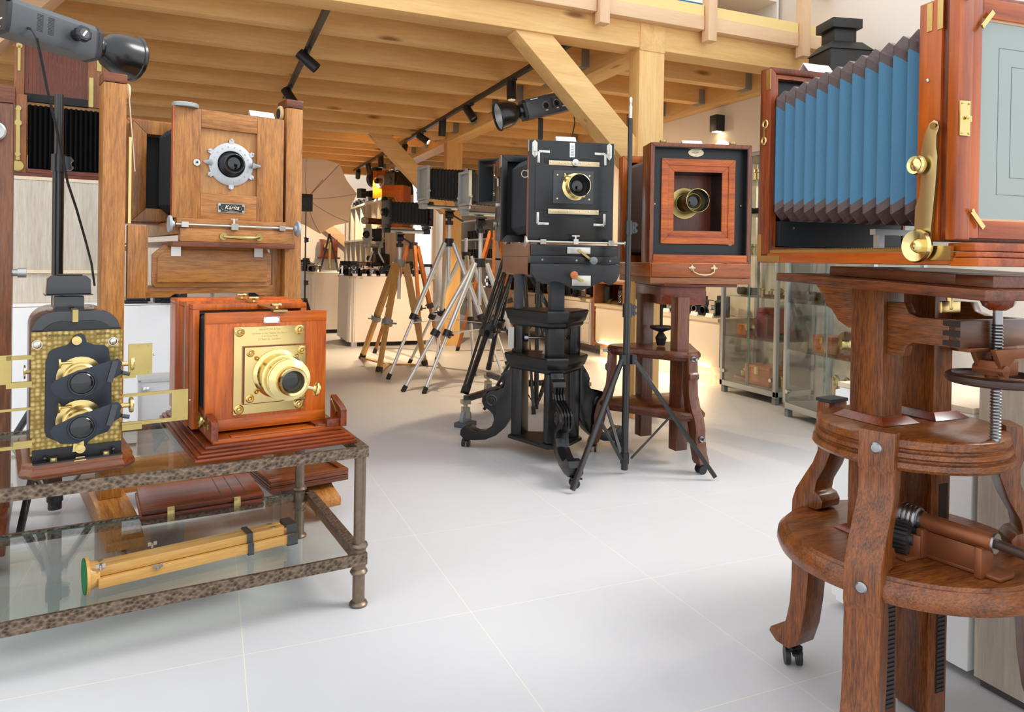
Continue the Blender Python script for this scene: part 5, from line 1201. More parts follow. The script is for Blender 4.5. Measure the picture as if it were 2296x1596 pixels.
def view_camera(label, p, rz, mat, w=.09, h=.1, L=.24, bel=BELLOW, lens=True, rail=.36, open_frame=False):
    """camera on a rail: local -y is the lens side; p is the underside of the rail"""
    t = thing('view_camera', label, 'camera', p, rz)
    MB().cyl((0,-rail/2,.02), (0,rail/2,.02), .018, n=18).build('rail', ALU, t)
    z0 = .075
    for y, nm in ((-L/2, 'front_standard'), (L/2, 'rear_standard')):
        if open_frame or y > 0:
            m = MB().frame(-w,w,z0,z0+2*h,.022,y-.014,y+.014)
        else: m = MB().box(-w,w,y-.012,y+.012,z0,z0+2*h)
        m.box(-w*.7,w*.7,y-.02,y+.02,.045,z0-.004).box(-.03,.03,y-.03,y+.03,.0,.045)
        st = m.build(nm, mat, t, .004)
        m = MB()
        for sx in (-1, 1): m.cyl((sx*w,y,z0+h*.5), (sx*(w+.022),y,z0+h*.5), .011, n=14); m.cut()
        m.build('knob', ALU if mat is not BLKPL else BLKPL, st)
    bellows('bellows', t, bel, -L/2+.012, L/2-.012, 11, w*.78, h*.86, w*.92, h*.92, z0+h, z0+h, 0, 0, .012, .01)
    if lens:
        lb = MB().lathe((0,-L/2-.012,z0+h), (0,-1,0), [(.045,0),(.045,.008),(.034,.012),(.034,.035),(.026,.04),(.024,.03)], 24, True, False).build('lens', BLKPL, t)
        lens_glass(lb, (0,-L/2-.045,z0+h), (0,-1,0), .025)
    if open_frame:
        MB().box(-w+.024,w-.024,-L/2+.012,-L/2+.016,z0+.024,z0+2*h-.024).build('lens_panel', mat, t)
    MB().box(-w*.95,w*.95,L/2+.014,L/2+.03,z0,z0+2*h).build('glass_back', BLKPL, t, .002)
    return t
GREYE = plain('camera_grey', '#b9bdbd', .4, .2)
DKG = plain('dark_grey_enamel', '#4b4e52', .4, .2)
# ash tripod with black rail camera
def on(px, py, Y): p = atY(px, py, Y); return p
tripod('ash wooden tripod with aluminium crown under the black rail camera', (1.63, 6.55, .97), [(1.40,7.1), (1.36,6.15), (1.86,6.44)], tripodW('z'), .03, .024, 1.105, True, clampm=plain('grey_casting', '#8d9194', .4, .4), hub=.06)
pan_head('grey pan head between the ash tripod and the black rail camera', (1.63, 6.55, 1.105))
view_camera('black rail camera with long black bellows on the ash tripod', (1.70, 6.57, 1.235), radians(-82), BLKPL, .10, .115, .40)
t = thing('floor_spreader', 'flat wooden three-armed floor spreader under the ash tripod', 'spreader', (1.55, 6.6, 0))
m = MB()
for f in ((1.40,7.1), (1.36,6.15), (1.86,6.44)):
    q = V((f[0]-1.55, f[1]-6.6, .0)); m.bar((0,0,.008), q*1.05+V((0,0,.008)), .05, .014)
m.build('arm', tripodW('x'), t)
# aluminium tripods with grey view cameras
tripod('bare aluminium tripod with flat inner braces, beside the ash one', (1.92, 5.95, 1.16), [(1.36,5.80), (2.30,5.55), (2.05,6.7)], ALU, .022, .014, 1.30, True, spread=.55, hub=.045)
pan_head('black ball head on the silver tripod nearer the ash one', (1.92, 5.95, 1.30))
view_camera('grey view camera with open square front frame and metal-edged standards', (1.86, 5.98, 1.43), radians(-82), GREYE, .11, .145, .36, lens=False, open_frame=True)
tripod('aluminium tripod with black leg locks nearer the black studio camera', (1.97, 5.3, .99), [(1.34,5.23), (1.47,5.11), (2.35,5.15)], ALU, .021, .014, 1.21, True, spread=.6, hub=.05)
pan_head('black pan head with lever under the pale grey view camera', (1.97, 5.3, 1.21))
view_camera('pale grey view camera with rounded front frame and deep black bellows', (2.04, 5.32, 1.345), radians(-84), GREYE, .10, .135, .42, lens=False, open_frame=True)
tripod('third silver tripod standing behind the two view camera tripods', (2.2, 6.3, 1.05), [(1.75,6.6), (2.1,5.75), (2.6,6.2)], ALU, .02, .014, 1.2, True, hub=.045)
for p, f, lab in (((1.95,7.25,1.15), [(1.6,7.45),(1.95,6.85),(2.3,7.4)], 'brown wooden tripod behind the ash tripod'), ((2.72,6.9,1.32), [(2.55,6.5),(2.5,7.4),(3.0,6.9)], 'slim reddish wooden tripod beside the second pillar')):
    tripod(lab, p, f, wood('tripod_ash_red', '#b06a34', '#8d4a1c', 'z', 1.5, .4, .2), .022, .016, 1, False, hub=.05)
for (px, py, Y), r in (((945, 372, 6.0), 0),): pass
# black video tripod on a wheeled dolly
AP = (1.95, 4.55, 1.0)
tripod('black twin-tube video tripod standing on a wheeled dolly', AP, [(1.42,4.03,.2), (1.88,4.85,.2), (2.42,4.35,.2)], BLKMET, .015, .015, 1, False, hub=.06, split=.028)
t = thing('dolly', 'black three-armed dolly with rubber-bumpered casters under the video tripod', 'dolly', (1.9, 4.42, 0))
for f in ((1.42,4.03), (1.88,4.85), (2.42,4.35)):
    q = V((f[0]-1.9, f[1]-4.42, 0)); d = q.normalized()
    am = MB().bar(V((0,0,.165)), q+V((0,0,.165)), .035, .035).build('arm', BLKMET, t, .003)
    m = MB().box(-.025,.025,-.025,.025,.135,.16, Mx.Translation(q)).cyl(q+V((0,0,.1)), q+V((0,0,.14)), .012).box(-.022,.022,-.02,.02,.05,.115, Mx.Translation(q)); m.build('fork', plain('zinc', '#b9b49c', .35, .8), t)
    n2 = V((-d.y,d.x,0)); m = MB().cyl(q+n2*.012+V((0,0,.05)), q-n2*.012+V((0,0,.05)), .05, n=26).build('wheel', plain('grey_tyre', '#8b9092', .5), t)
    m = MB().box(-.06,.06,-.045,.045,.0,.028, Mx.Translation(q) @ Mx.Rotation(atan2(d.y,d.x), 4, 'Z')); m.build('rubber_bumper', plain('slate_rubber', '#4a525a', .6), t, .006)
# dark camera half hidden behind the black studio camera
t = view_camera('dark grey view camera with lens shade half hidden behind the black studio camera', (2.07, 4.75, 1.33), radians(-60), DKG, .11, .135, .30, lens=False, open_frame=True)
m = MB().frame(-.13,.13,.06,.37,.012,-.33,-.17); m.build('lens_shade', DKG, t, .002)
tripod('black tripod carrying the dark grey view camera', (2.07, 4.75, 1.28), [(1.95,4.2), (2.5,4.95), (1.75,5.05)], BLKMET, .014, .011, 1.33, True, hub=.045)
# second flash head on a stand behind the black camera
q = atD(1212, 290, 4.7)
light_stand('black light stand behind the black studio camera holding a flash head', q.x, q.y, [(-.33,.1), (.3,.2), (.05,-.36)], 1.80, .6, .016, (.75, 1.2), False)
fp = V((q.x, q.y, 1.985))
f2 = flash_head('grey studio flash head with two dials above the black studio camera', fp+V((-.03,0,.02)), atD(1128, 258, 4.6)-atD(1262, 228, 4.72), .86, -1)
m = MB().bar(V((q.x,q.y,1.80)), V((q.x,q.y,1.94)), .03, .012).build('yoke', BLKPL, None)
m.parent = [o for o in bpy.data.objects if o.name.startswith('light_stand')][-1]; m.matrix_parent_inverse = Mx.Translation(-V((q.x, q.y, 0)))
pts = [atD(x, y, 4.75) for x, y in ((1266,240),(1278,243),(1286,252),(1289,275),(1284,300),(1278,330))]
tag(MB().tube(pts, .004, 6).build('power_cord', BLKPL), 'thin dark lead curling down from the flash head with dials', 'cord')

# ================================================================ draped tables with rows of small cameras
CR = plain('cream_cloth', '#fbf1e6', .85, bump=.05, bscale=200)
def draped(label, x0, x1, y0, y1, h, name='draped_table'):
    t = thing(name, label, 'table', ((x0+x1)/2, (y0+y1)/2, 0)); w = (x1-x0)/2; d = (y1-y0)/2
    MB().box(-w,w,-d,d,h-.025,h-.004).build('tabletop', greyoak('x'), t)
    n = 96; per = []; r = .10
    for k in range(n):
        a = 2*pi*k/n; cx = max(-w+r, min(w-r, (w+d)*cos(a)*1.4)); cy = max(-d+r, min(d-r, (w+d)*sin(a)*1.4))
        f = .008*sin(k*2.1)+.006*sin(k*.9)
        per.append((cx+(r+.006)*cos(a), cy+(r+.006)*sin(a), f, cos(a), sin(a)))
    rings = [[V((x+f*u*q, y+f*u*s, z)) for x, y, f, q, s in per] for z, u in ((h,0),(h-.012,.2),(h*.5,.8),(.05,1.2))]
    cl = MB().loft(rings, True, False).build('tablecloth', CR, t, 0, 50)
    for x in (-w+.06, w-.06):
        for y in (-d+.06, d-.06): MB().box(x-.03,x+.03,y-.03,y+.03,0,h-.03).build('leg', WHITE, t)
    return h
draped('long table under a cream cloth behind the tripods, full of small cameras', 1.44, 2.42, 8.02, 8.85, .79)
draped('farther cream-covered table at the far end beyond the tripods', 1.18, 2.1, 9.55, 11.3, .80)
CHR = plain('chrome', '#d5d6d6', .15, 1)
def slr(lab, body, top):
    t = thing('small_camera', lab, 'camera', (0,0,0), 0, 'small cameras on the cream-covered tables')
    MB().box(-.065,.065,-.018,.018,.0,.065).build('body', body, t, .006)
    MB().box(-.064,.064,-.016,.016,.066,.08).box(-.022,.022,-.02,.016,.08,.1).cyl((.045,0,.08), (.045,0,.09), .01).build('top_plate', top, t, .003)
    MB().lathe((0,-.018,.036), (0,-1,0), [(.03,0),(.03,.02),(.027,.022),(.027,.04),(.022,.042),(.02,.034)], 20, True, False).build('lens', BLKPL, t); return t
def tlr(lab):
    t = thing('small_camera', lab, 'camera', (0,0,0), 0, 'small cameras on the cream-covered tables')
    MB().box(-.04,.04,-.03,.045,0,.12).box(-.034,.034,-.025,.035,.12,.15).build('body', BLKPL, t, .005)
    for z in (.04, .085): MB().lathe((0,-.03,z), (0,-1,0), [(.022,0),(.022,.012),(.016,.014),(.015,.008)], 18, True, False).build('lens', CHR, t)
    return t
def folder(lab):
    t = thing('small_camera', lab, 'camera', (0,0,0), 0, 'small cameras on the cream-covered tables')
    MB().box(-.05,.05,0,.03,0,.13).build('body', BLKPL, t, .006)
    MB().box(-.035,.035,-.09,0,0,.012).build('bed', CHR, t)
    bellows('bellows', t, BELLOW, -.06, 0, 5, .022, .03, .04, .045, .06, .062, 0, 0, .005, .004)
    MB().box(-.03,.03,-.068,-.06,.015,.1).cyl((0,-.068,.06), (0,-.082,.06), .018).build('lens_panel', CHR, t); return t
P0 = [slr('a', BLKPL, CHR), slr('b', CHR, CHR), tlr('c'), folder('d'), slr('e', BLKPL, BLKPL)]
KIND = ['chrome-topped black camera', 'all-chrome camera', 'black twin-lens box camera', 'black folding bellows camera', 'all-black camera']
used = set()
def place(k, x, y, z, rz, label, s=1, group='small cameras on the cream-covered tables'):
    if k not in used:
        used.add(k); o = P0[k]; o.location = (x, y, z); o.rotation_euler = (0,0,rz); o['label'] = label; o['group'] = group; o.scale = (s,)*3; return o
    return dup(P0[k], (x, y, z), rz, label, group, s)
ORD = ['first', 'second', 'third', 'fourth', 'fifth', 'sixth', 'seventh', 'eighth', 'ninth', 'tenth', 'eleventh']
seq = [2, 0, 1, 4, 1, 2, 0, 3, 1, 0, 4]
for i in range(8):
    k = seq[i]; place(k, 1.50+i*.123, 8.12+.012*(i % 3), .793, radians(-15+7*((i*5) % 7)), ORD[i]+' in the front row of the cream table, '+KIND[k], 1.12)
for i in range(7):
    k = seq[(i*3+1) % 11]; place(k, 1.55+i*.13, 8.34+.01*(i % 2), .793, radians(20-9*((i*3) % 6)), ORD[i]+' in the second row of the cream table, '+KIND[k], 1.15)
for i in range(5):
    k = seq[(i*2+3) % 11]; place(k, 1.50, 8.46+i*.085, .793, radians(-60+15*(i % 3)), ORD[i]+' along the side edge of the cream table, '+KIND[k], 1.1)
for i in range(6):
    k = seq[(i*4+2) % 11]; place(k, 1.25+.06*(i % 2), 9.66+i*.26, .803, radians(-40+12*(i % 4)), ORD[i]+' along the side edge of the farther table, '+KIND[k], 1.2)
for i in range(9):
    o = MB().prism([(-.012,0),(0,.028),(.012,0)], 'yz', -.028, .028).build('name_card', PAPER); o.location = (1.5+i*.105, 8.055, .7925); o.rotation_euler = (0,0,.15*((i % 3)-1))
    tag(o, ORD[i]+' tiny white name card along the front edge of the cream-covered table', 'card', 'folded white name cards on the exhibits')
# larger things on the cream table
t = thing('movie_camera', 'big black movie camera on a dark box on the cream-covered table', 'camera', (1.92, 8.66, .793), radians(-50))
MB().box(-.16,.16,-.09,.09,0,.12).build('case', BLKPL, t, .004); MB().box(-.10,.10,-.06,.06,.121,.26).build('body', BLKPL, t, .02); MB().cyl((-.1,0,.2), (-.19,0,.2), .035, n=18).cyl((.03,0,.26), (.03,0,.4), .03).build('lens', BLKPL, t)
t = thing('picture_frame', 'small framed group picture with red back leaning on the cream-covered table', 'frame', (1.72, 8.52, .793), radians(-25))
MB().box(-.1,.1,0,.015,0,.16).build('frame', plain('red_board', '#8f2b22', .5), t, .002); MB().box(-.09,.09,-.003,0,.01,.15).build('print', plain('photo_print', '#c9a58a', .4, var=.8, bscale=45), t)
tb = tripod('small table tripod with silver legs among the cameras on the cream table', (1.80, 8.42, 1.1), [(1.66,8.35,.793), (1.97,8.36,.793), (1.83,8.6,.793)], ALU, .013, .009, 1.12, False, hub=.035)
view_camera('small brass and black stereo viewer camera on the table tripod', (1.78, 8.43, 1.12), radians(-55), GREYE, .06, .08, .2, rail=.3)
t = thing('tube_telescope', 'dark brown tube lens lying on top of the small view camera', 'lens', (1.80, 8.43, 1.395), radians(-55))
MB().cyl((0,-.16,.04), (0,.16,.04), .036, n=20).cyl((0,.12,.04), (0,.18,.04), .043, n=20).build('barrel', plain('brown_lacquer', '#4a2a1a', .25, .3), t); MB().cyl((0,-.2,.04), (0,-.16,.04), .042, n=20).build('front_ring', CHR, t)
t = thing('angled_stand', 'two crossed black rods forming a peak on the farther table', 'stand', (1.5, 9.95, .803))
MB().cyl((-.12,0,0), (0,.02,.52), .013).cut().cyl((.13,.05,0), (0,.02,.52), .013).build('rod', BLKMET, t); MB().cyl((.01,.02,.05), (.01,.02,.4), .02, n=14).build('brass_rod', BRASS, t)

# ================================================================ pigeonhole shelf and what stands on it
t = thing('pigeonhole_shelf', 'long pale pigeonhole shelf running to the back above the cream tables', 'shelf', (2.25, 9.50, 0))
GO = greyoak('z')
MB().box(0,.3,0,.03,0,1.84).build('end_panel', GO, t); MB().box(.28,.3,.03,3.6,0,1.84).build('back_panel', GO, t)
for z in (.05, .78, 1.27, 1.84): MB().box(-.01,.3,.0,3.6,z,z+.03).build('shelf', GO, t)
for k in range(1, 9):
    MB().box(0,.28,k*.44-.012,k*.44+.012,.82,1.84).build('divider', GO, t)
t = thing('box_camera', 'tall orange-brown wooden camera with brass lens on the end of the pigeonhole shelf', 'camera', (2.22, 9.13, 1.42), radians(-40))
MB().box(-.15,.15,-.12,.12,0,.52).build('body', orangeW('z'), t, .004); MB().box(-.13,.13,-.125,-.12,.03,.2).box(-.13,.13,-.125,-.12,.23,.49).build('panel', orangeW('x'), t, .002)
lb = MB().lathe((0,-.125,.31), (0,-1,0), [(.075,0),(.075,.008),(.055,.012),(.05,.07),(.045,.09),(.045,.16),(.052,.165),(.052,.2),(.046,.2),(.044,.17)], 28, True, False).build('lens_barrel', OLDBRASS, t); lens_glass(lb, (0,-.29,.31), (0,-1,0), .044)
MB().box(-.16,.16,-.14,.14,-.02,0).build('base', orangeW('x'), t)
t = thing('pedestal', 'pale oak pedestal at the near end of the pigeonhole shelf', 'pedestal', (2.22, 9.13, 0), radians(-40))
MB().box(-.19,.19,-.17,.17,0,1.397).build('column', GO, t, .002)
t = thing('reflex_camera', 'black box reflex camera with sloping hood on top of the pigeonhole shelf', 'camera', (2.38, 9.72, 1.872), radians(-55))
MB().prism([(-.17,0),(.2,0),(.2,.07),(.13,.31),(-.12,.31),(-.17,.07)], 'yz', -.12, .12).build('body', plain('black_leatherette', '#1a1a1c', .55, bump=.3, bscale=150), t, .006)
MB().box(-.09,.09,-.178,-.165,.09,.29).cyl((0,-.178,.2), (0,-.21,.2), .05, n=20).build('lens_panel', plain('dark_grey_enamel', '#4b4e52', .4, .2), t, .002)
MB().tube([(0,-.06,.312),(0,-.04,.34),(0,.04,.34),(0,.06,.312)], .008, 6).build('handle', BLKPL, t)
MB().sphere((-.05,-.07,.35), .045, 12).cyl((-.05,-.07,.31), (-.05,-.07,.33), .03).build('bulb', CHR, t)
t = thing('studio_camera', 'reddish wooden camera with brass lens in grey ring on top of the pigeonhole shelf', 'camera', (2.34, 10.35, 1.872), radians(-50))
MB().box(-.14,.14,-.1,.14,0,.4).build('body', mahog('z'), t, .004); MB().cyl((0,-.1,.24), (0,-.108,.24), .09, n=28).build('lens_ring', GREYE, t)
lb = MB().lathe((0,-.108,.24), (0,-1,0), [(.05,0),(.045,.07),(.05,.075),(.05,.09),(.04,.08)], 24, True, False).build('lens_barrel', OLDBRASS, t); lens_glass(lb, (0,-.185,.24), (0,-1,0), .038)
t = thing('movie_camera', 'olive movie camera with twin round film magazine on the pigeonhole shelf', 'camera', (2.36, 10.95, 1.872), radians(-60))
OL = plain('olive_enamel', '#4a4636', .45, .2)
MB().box(-.06,.06,-.13,.13,0,.16).build('body', BLKPL, t, .006); MB().cyl((-.03,-.08,.33), (.03,-.08,.33), .12, n=30).cyl((-.03,.1,.33), (.03,.1,.33), .12, n=30).box(-.028,.028,-.06,.08,.16,.3).build('magazine', OL, t)
MB().cyl((0,-.13,.1), (0,-.27,.1), .045, n=20).box(-.05,.05,-.36,-.27,.03,.17).build('lens', BLKPL, t); MB().box(-.04,.04,-.08,.06,.46,.52).build('viewfinder', BLKPL, t, .005)
for i in range(4):
    place([1,0,4,1][i], 2.34, 11.55+i*.33, 1.872, radians(-70+10*i), ORD[i]+' past the movie camera on the pigeonhole shelf, '+KIND[[1,0,4,1][i]], 1.3, 'small cameras on the pigeonhole shelf')
for i, (y, z) in enumerate(((9.68,1.302), (10.1,1.302), (9.7,.812), (10.6,.812), (11.0,1.302))):
    k = [3,0,4,2,3][i]; place(k, 2.36, y, z, radians(-80), ['white-lit','second','low left','low middle','far'][i]+' compartment of the pigeonhole shelf, '+KIND[k], 1.3, 'small cameras on the pigeonhole shelf')
# ================================================================ photographic umbrella
U = atD(688, 445, 10.2)
t = thing('photo_umbrella', 'large white photographic umbrella glowing warm at the back', 'umbrella', U, rot=(radians(68), 0, radians(15)))
R, dp = .66, .26; rings = []; n = 8
m = MB(); vs = [(0,0,0)]; fs = []
NR, SEG = 6, 6
for r in range(1, NR+1):
    for k in range(n*SEG):
        a = 2*pi*k/(n*SEG); u = (k % SEG)/SEG; sag = 1-.13*sin(pi*u); rr = R*r/NR*(sag if r == NR else 1-.10*sin(pi*u)*r/NR)
        vs.append((rr*cos(a), rr*sin(a), -dp*(r/NR)**2*-1))
N = n*SEG
for k in range(N):
    fs.append((0, 1+k, 1+(k+1) % N))
    for r in range(NR-1): fs.append((1+r*N+k, 1+(r+1)*N+k, 1+(r+1)*N+(k+1) % N, 1+r*N+(k+1) % N))
m.add(vs, fs)
UM, nt, b = newmat('umbrella_cloth'); b.inputs['Base Color'].default_value = lin('#f3eadc'); b.inputs['Roughness'].default_value = .8; b.inputs['Subsurface Weight'].default_value = 0
tl = nt.nodes.new('ShaderNodeBsdfTranslucent'); tl.inputs[0].default_value = lin('#f3e6d2'); mx = nt.nodes.new('ShaderNodeMixShader'); mx.inputs[0].default_value = .4
nt.links.new(b.outputs[0], mx.inputs[1]); nt.links.new(tl.outputs[0], mx.inputs[2]); nt.links.new(mx.outputs[0], nt.nodes['Material Output'].inputs['Surface'])
m.build('canopy', UM, t, 0, 60)
m = MB()
for k in range(n):
    a = 2*pi*k/n; m.tube([(R*q*cos(a), R*q*sin(a), dp*q*q+.006) for q in (0,.25,.5,.75,.98)], .004, 5).cut()
m.build('rib', STEEL, t); MB().cyl((0,0,-.02), (0,0,.6), .005).build('shaft', STEEL, t)
q = atD(686, 470, 8.3)
ls2 = light_stand('thin silver light stand with a lamp in front of the white umbrella', q.x, q.y, [(-.3,.1), (.2,.25), (.05,-.35)], q.z-.02, .5, .01, (.7, 1.2), False)
t = thing('flash_lamp', 'small dark flash lamp in front of the white umbrella', 'flash', (q.x, q.y, q.z-.02))
MB().box(-.07,.07,-.05,.05,.0,.2).build('body', BLKPL, t, .01); MB().cyl((0,-.05,.1), (0,-.09,.1), .06, n=20).build('reflector', BLKPL, t)
t = thing('rack_shelf', 'tall pale open rack with dark things at the back beside the oak stand', 'shelf', (1.02, 12.6, 0))
for x in (-.55, .0): MB().box(x,x+.04,0,.35,0,1.5).build('side_panel', GO, t)
for z in (.3, .75, 1.1, 1.47): MB().box(-.51,0,0,.35,z,z+.03).build('shelf', GO, t)
for z in (.331, .781, 1.131): MB().box(-.42,-.1,.05,.3,z,z+.2).cyl((-.25,.05,z+.1), (-.25,-.02,z+.1), .06).build('dark_item', BLKPL, t)
t = thing('wooden_camera', 'small brown wooden camera hanging dimly on the back wall', 'camera', (1.95, 13.0, 1.0))
MB().box(-.15,.15,.0,.2,0,.32).build('body', darkmah('x'), t, .004); MB().cyl((-.05,0,.2), (-.05,-.1,.2), .05).build('lens', OLDBRASS, t); MB().box(-.2,.2,.0,.29,-.03,-.0).build('bracket', darkmah('x'), t)
# ================================================================ glass show cabinets along the right wall
def show_cabinet(label, x, y, rz, w, h=1.83, d=.36, zs=(.44,.75,1.06,1.37,1.62)):
    t = thing('show_cabinet', label, 'cabinet', (x, y, 0), rz)
    AL = plain('satin_aluminium', '#b4b9ba', .4, .7); p = .028
    for px in (0, w-p):
        for py in (0, d-p): MB().box(px,px+p,py,py+p,.05,h).build('upright', AL, t, .002)
    MB().box(0,w,0,d,.055,.095).build('base_frame', AL, t, .002)
    MB().box(0,w,0,d,h-.03,h).build('top_frame', AL, t, .002)
    for px in (.01, w-.045):
        for py in (.01, d-.045): MB().taper(px,px+.035,py,py+.035,0,.055,.0).build('foot', plain('grey_foot', '#7d8283', .5), t)
    SG = glass('shelf_glass', '#eaf5f0', .04); CG = glass('cabinet_glass', '#fafcfb', .03)
    for z in zs: MB().box(p,w-p,.02,d-.03,z,z+.006).build('glass_shelf', SG, t)
    for x0, x1, yy in ((p*.5, w*.52, .006), (w*.48, w-p*.5, .014)):
        dr = MB().box(x0,x1,yy,yy+.005,.095,h-.03).build('sliding_door', CG, t)
        e = x1 if x0 < w*.3 else x0
        MB().box(e-.002,e+.002,yy-.001,yy+.006,.095,h-.03).build('door_edge', plain('glass_edge_green', '#7d958c', .2), dr)
        kx = x0+.04 if x0 < w*.3 else x1-.04
        MB().cyl((kx,yy,.17), (kx,yy-.018,.17), .014, n=18).build('lock', NICKEL, dr)
    for x0 in (.004, w-.009): MB().box(x0,x0+.005,p,d-p,.095,h-.03).build('side_glass', CG, t)
    MB().box(p,w-p,d-.012,d-.008,.095,h-.03).build('back_glass', CG, t)
    return t
C1 = show_cabinet('glass show cabinet of two beside the wall shelf, the farther one', 3.69, 4.50, -pi/2, .60)
C2 = show_cabinet('glass show cabinet standing nearer, half hidden by the blue-bellows camera', 3.497, 3.63, radians(-99), .80)
DW = darkmah('x')
def exhibit(kind, x, y, z, rz, label, s=1):
    G_ = 'old instruments in the glass show cabinets'
    t = thing('exhibit', label, 'instrument', (x, y, z), rz, G_); t.scale = (s,)*3
    if kind == 'box':
        MB().box(-.08,.08,-.06,.06,0,.075).build('body', orangeW('x'), t, .003); MB().box(-.082,.082,-.062,.062,.0755,.092).build('lid', orangeW('x'), t, .003)
        MB().box(-.012,.012,-.066,-.06,.05,.085).build('clasp', BRASS, t)
    elif kind == 'camera':
        MB().box(-.07,.07,.02,.07,0,.15).build('body', DW, t, .003); MB().box(-.06,.06,-.12,.02,0,.012).build('bed', DW, t)
        bellows('bellows', t, plain('red_bellows', '#6d1f1c', .5), -.08, .02, 7, .04, .045, .06, .065, .07, .078, 0, 0, .008, .006)
        lb = MB().box(-.05,.05,-.09,-.08,.01,.13).build('lens_board', DW, t); MB().lathe((0,-.09,.07), (0,-1,0), [(.03,0),(.025,.01),(.025,.04),(.02,.04)], 18).build('lens_barrel', BRASS, lb)
    elif kind == 'lens':
        MB().cyl((0,0,0), (0,0,.012), .035, n=20).build('flange', BRASS, t); MB().lathe((0,0,.012), (0,0,1), [(.026,0),(.026,.05),(.03,.055),(.03,.075),(.024,.07)], 20).build('barrel', BRASS, t)
    elif kind == 'disc':
        MB().cyl((0,-.008,.06), (0,.008,.06), .055, n=28).build('disc', OLDBRASS, t); MB().box(-.03,.03,-.02,.02,0,.012).build('base', DW, t)
    elif kind == 'black':
        MB().box(-.06,.06,-.03,.03,0,.05).build('body', BLKPL, t, .005); MB().cyl((0,-.03,.03), (0,-.07,.03), .025).build('lens', BLKMET, t)
    elif kind == 'shutter':
        m = MB().torus((0,0,.11), (0,1,0), .02, .006, 18, 6, ); m.bar((0,0,.09), (0,0,.0), .016, .01); m.cyl((0,-.006,.01),(0,.006,.01),.02); m.build('arm', OLDBRASS, t)
    elif kind == 'case':
        MB().prism([(-.12,0),(.12,0),(.09,.19),(-.09,.19)], 'xz', -.05, .05).build('hood', plain('red_leather', '#7a1c20', .5), t, .004); MB().box(-.03,.03,-.056,-.05,.02,.17).build('strap', DW, t)
    elif kind == 'gauge':
        MB().box(-.1,.1,-.05,.05,0,.02).build('base', DW, t); MB().cyl((-.06,0,.05), (-.06,.0,.02), .02).cyl((.02,-.02,.045), (.02,.02,.045), .028).bar((-.06,0,.06), (.09,0,.05), .012, .012).build('works', OLDBRASS, t)
    return t
def inC(C, lx, ly, z):
    a = C.rotation_euler.z; return (C.location.x+lx*cos(a)-ly*sin(a), C.location.y+lx*sin(a)+ly*cos(a), z)
NAME = {'box': 'wooden box with brass clasp', 'camera': 'folding wooden camera with red bellows', 'lens': 'brass lens', 'disc': 'brass disc on a wooden foot', 'black': 'small black camera', 'shutter': 'slender brass lever', 'case': 'tall red leather hood', 'gauge': 'brass mechanism on a wooden board'}
SHELF = {.095: 'the floor', .446: 'the lowest glass shelf', .756: 'the second glass shelf', 1.066: 'the third glass shelf', 1.376: 'the fourth glass shelf', 1.626: 'the top glass shelf'}
for C, cn, rows in ((C1, 'farther', {.095: [('gauge',.14,1.3),('box',.33,1.6),('lens',.5,1)], .446: [('box',.12,.9),('camera',.27,1.1),('case',.40,1.2),('black',.53,1)], .756: [('black',.12,1.2),('lens',.27,.7),('gauge',.42,.9)], 1.066: [('lens',.16,1),('disc',.4,1)], 1.376: [('black',.18,1),('black',.44,1)], 1.626: [('lens',.2,1.1),('disc',.45,1)]}),
                    (C2, 'nearer', {.095: [('shutter',.30,1.6),('shutter',.40,1.6),('box',.55,1.5)], .446: [('disc',.11,.8),('box',.25,1.15),('disc',.40,1.3),('camera',.56,1.2),('lens',.7,1)], .756: [('black',.15,1.3),('gauge',.37,1),('lens',.6,1.2)], 1.066: [('lens',.2,1),('camera',.5,1)], 1.376: [('disc',.2,1),('lens',.45,1)]})):
    for z, items in rows.items():
        for i, (k, lx, s) in enumerate(items):
            p = inC(C, lx, .17, z+.0015)
            exhibit(k, p[0], p[1], p[2], C.rotation_euler.z+.25*((i % 3)-1), f'{NAME[k]}, {ORD[i]} on {SHELF[z]} of the {cn} cabinet', s)
# tall black magic lantern on top of the nearer cabinet
p = inC(C2, .25, .18, 1.831)
t = thing('magic_lantern', 'tall black magic lantern with stepped chimney on top of the glass show cabinet', 'projector', p, radians(-14))
MB().box(-.15,.17,-.14,.14,0,.03).build('base', plain('matt_black', '#191817', .5), t, .004)
MB().box(-.13,.15,-.12,.12,.031,.50).taper(-.14,.16,-.13,.13,.50,.56,.05).build('lamp_house', plain('matt_black', '#191817', .5), t, .004)
MB().box(-.075,.075,-.07,.07,.561,.64).box(-.10,.10,-.095,.095,.641,.70).build('chimney', plain('matt_black', '#191817', .5), t, .004)
MB().cyl((.15,0,.42), (.32,0,.42), .10, n=30).build('front_tube', plain('matt_black', '#191817', .5), t); m = MB().torus((.335,0,.42), (1,0,0), .10, .014, 34, 8).torus((.40,0,.42), (1,0,0), .10, .012, 34, 8).cyl((.32,0,.42), (.42,0,.42), .093, n=30); m.build('lens_barrel', BRASS, t)

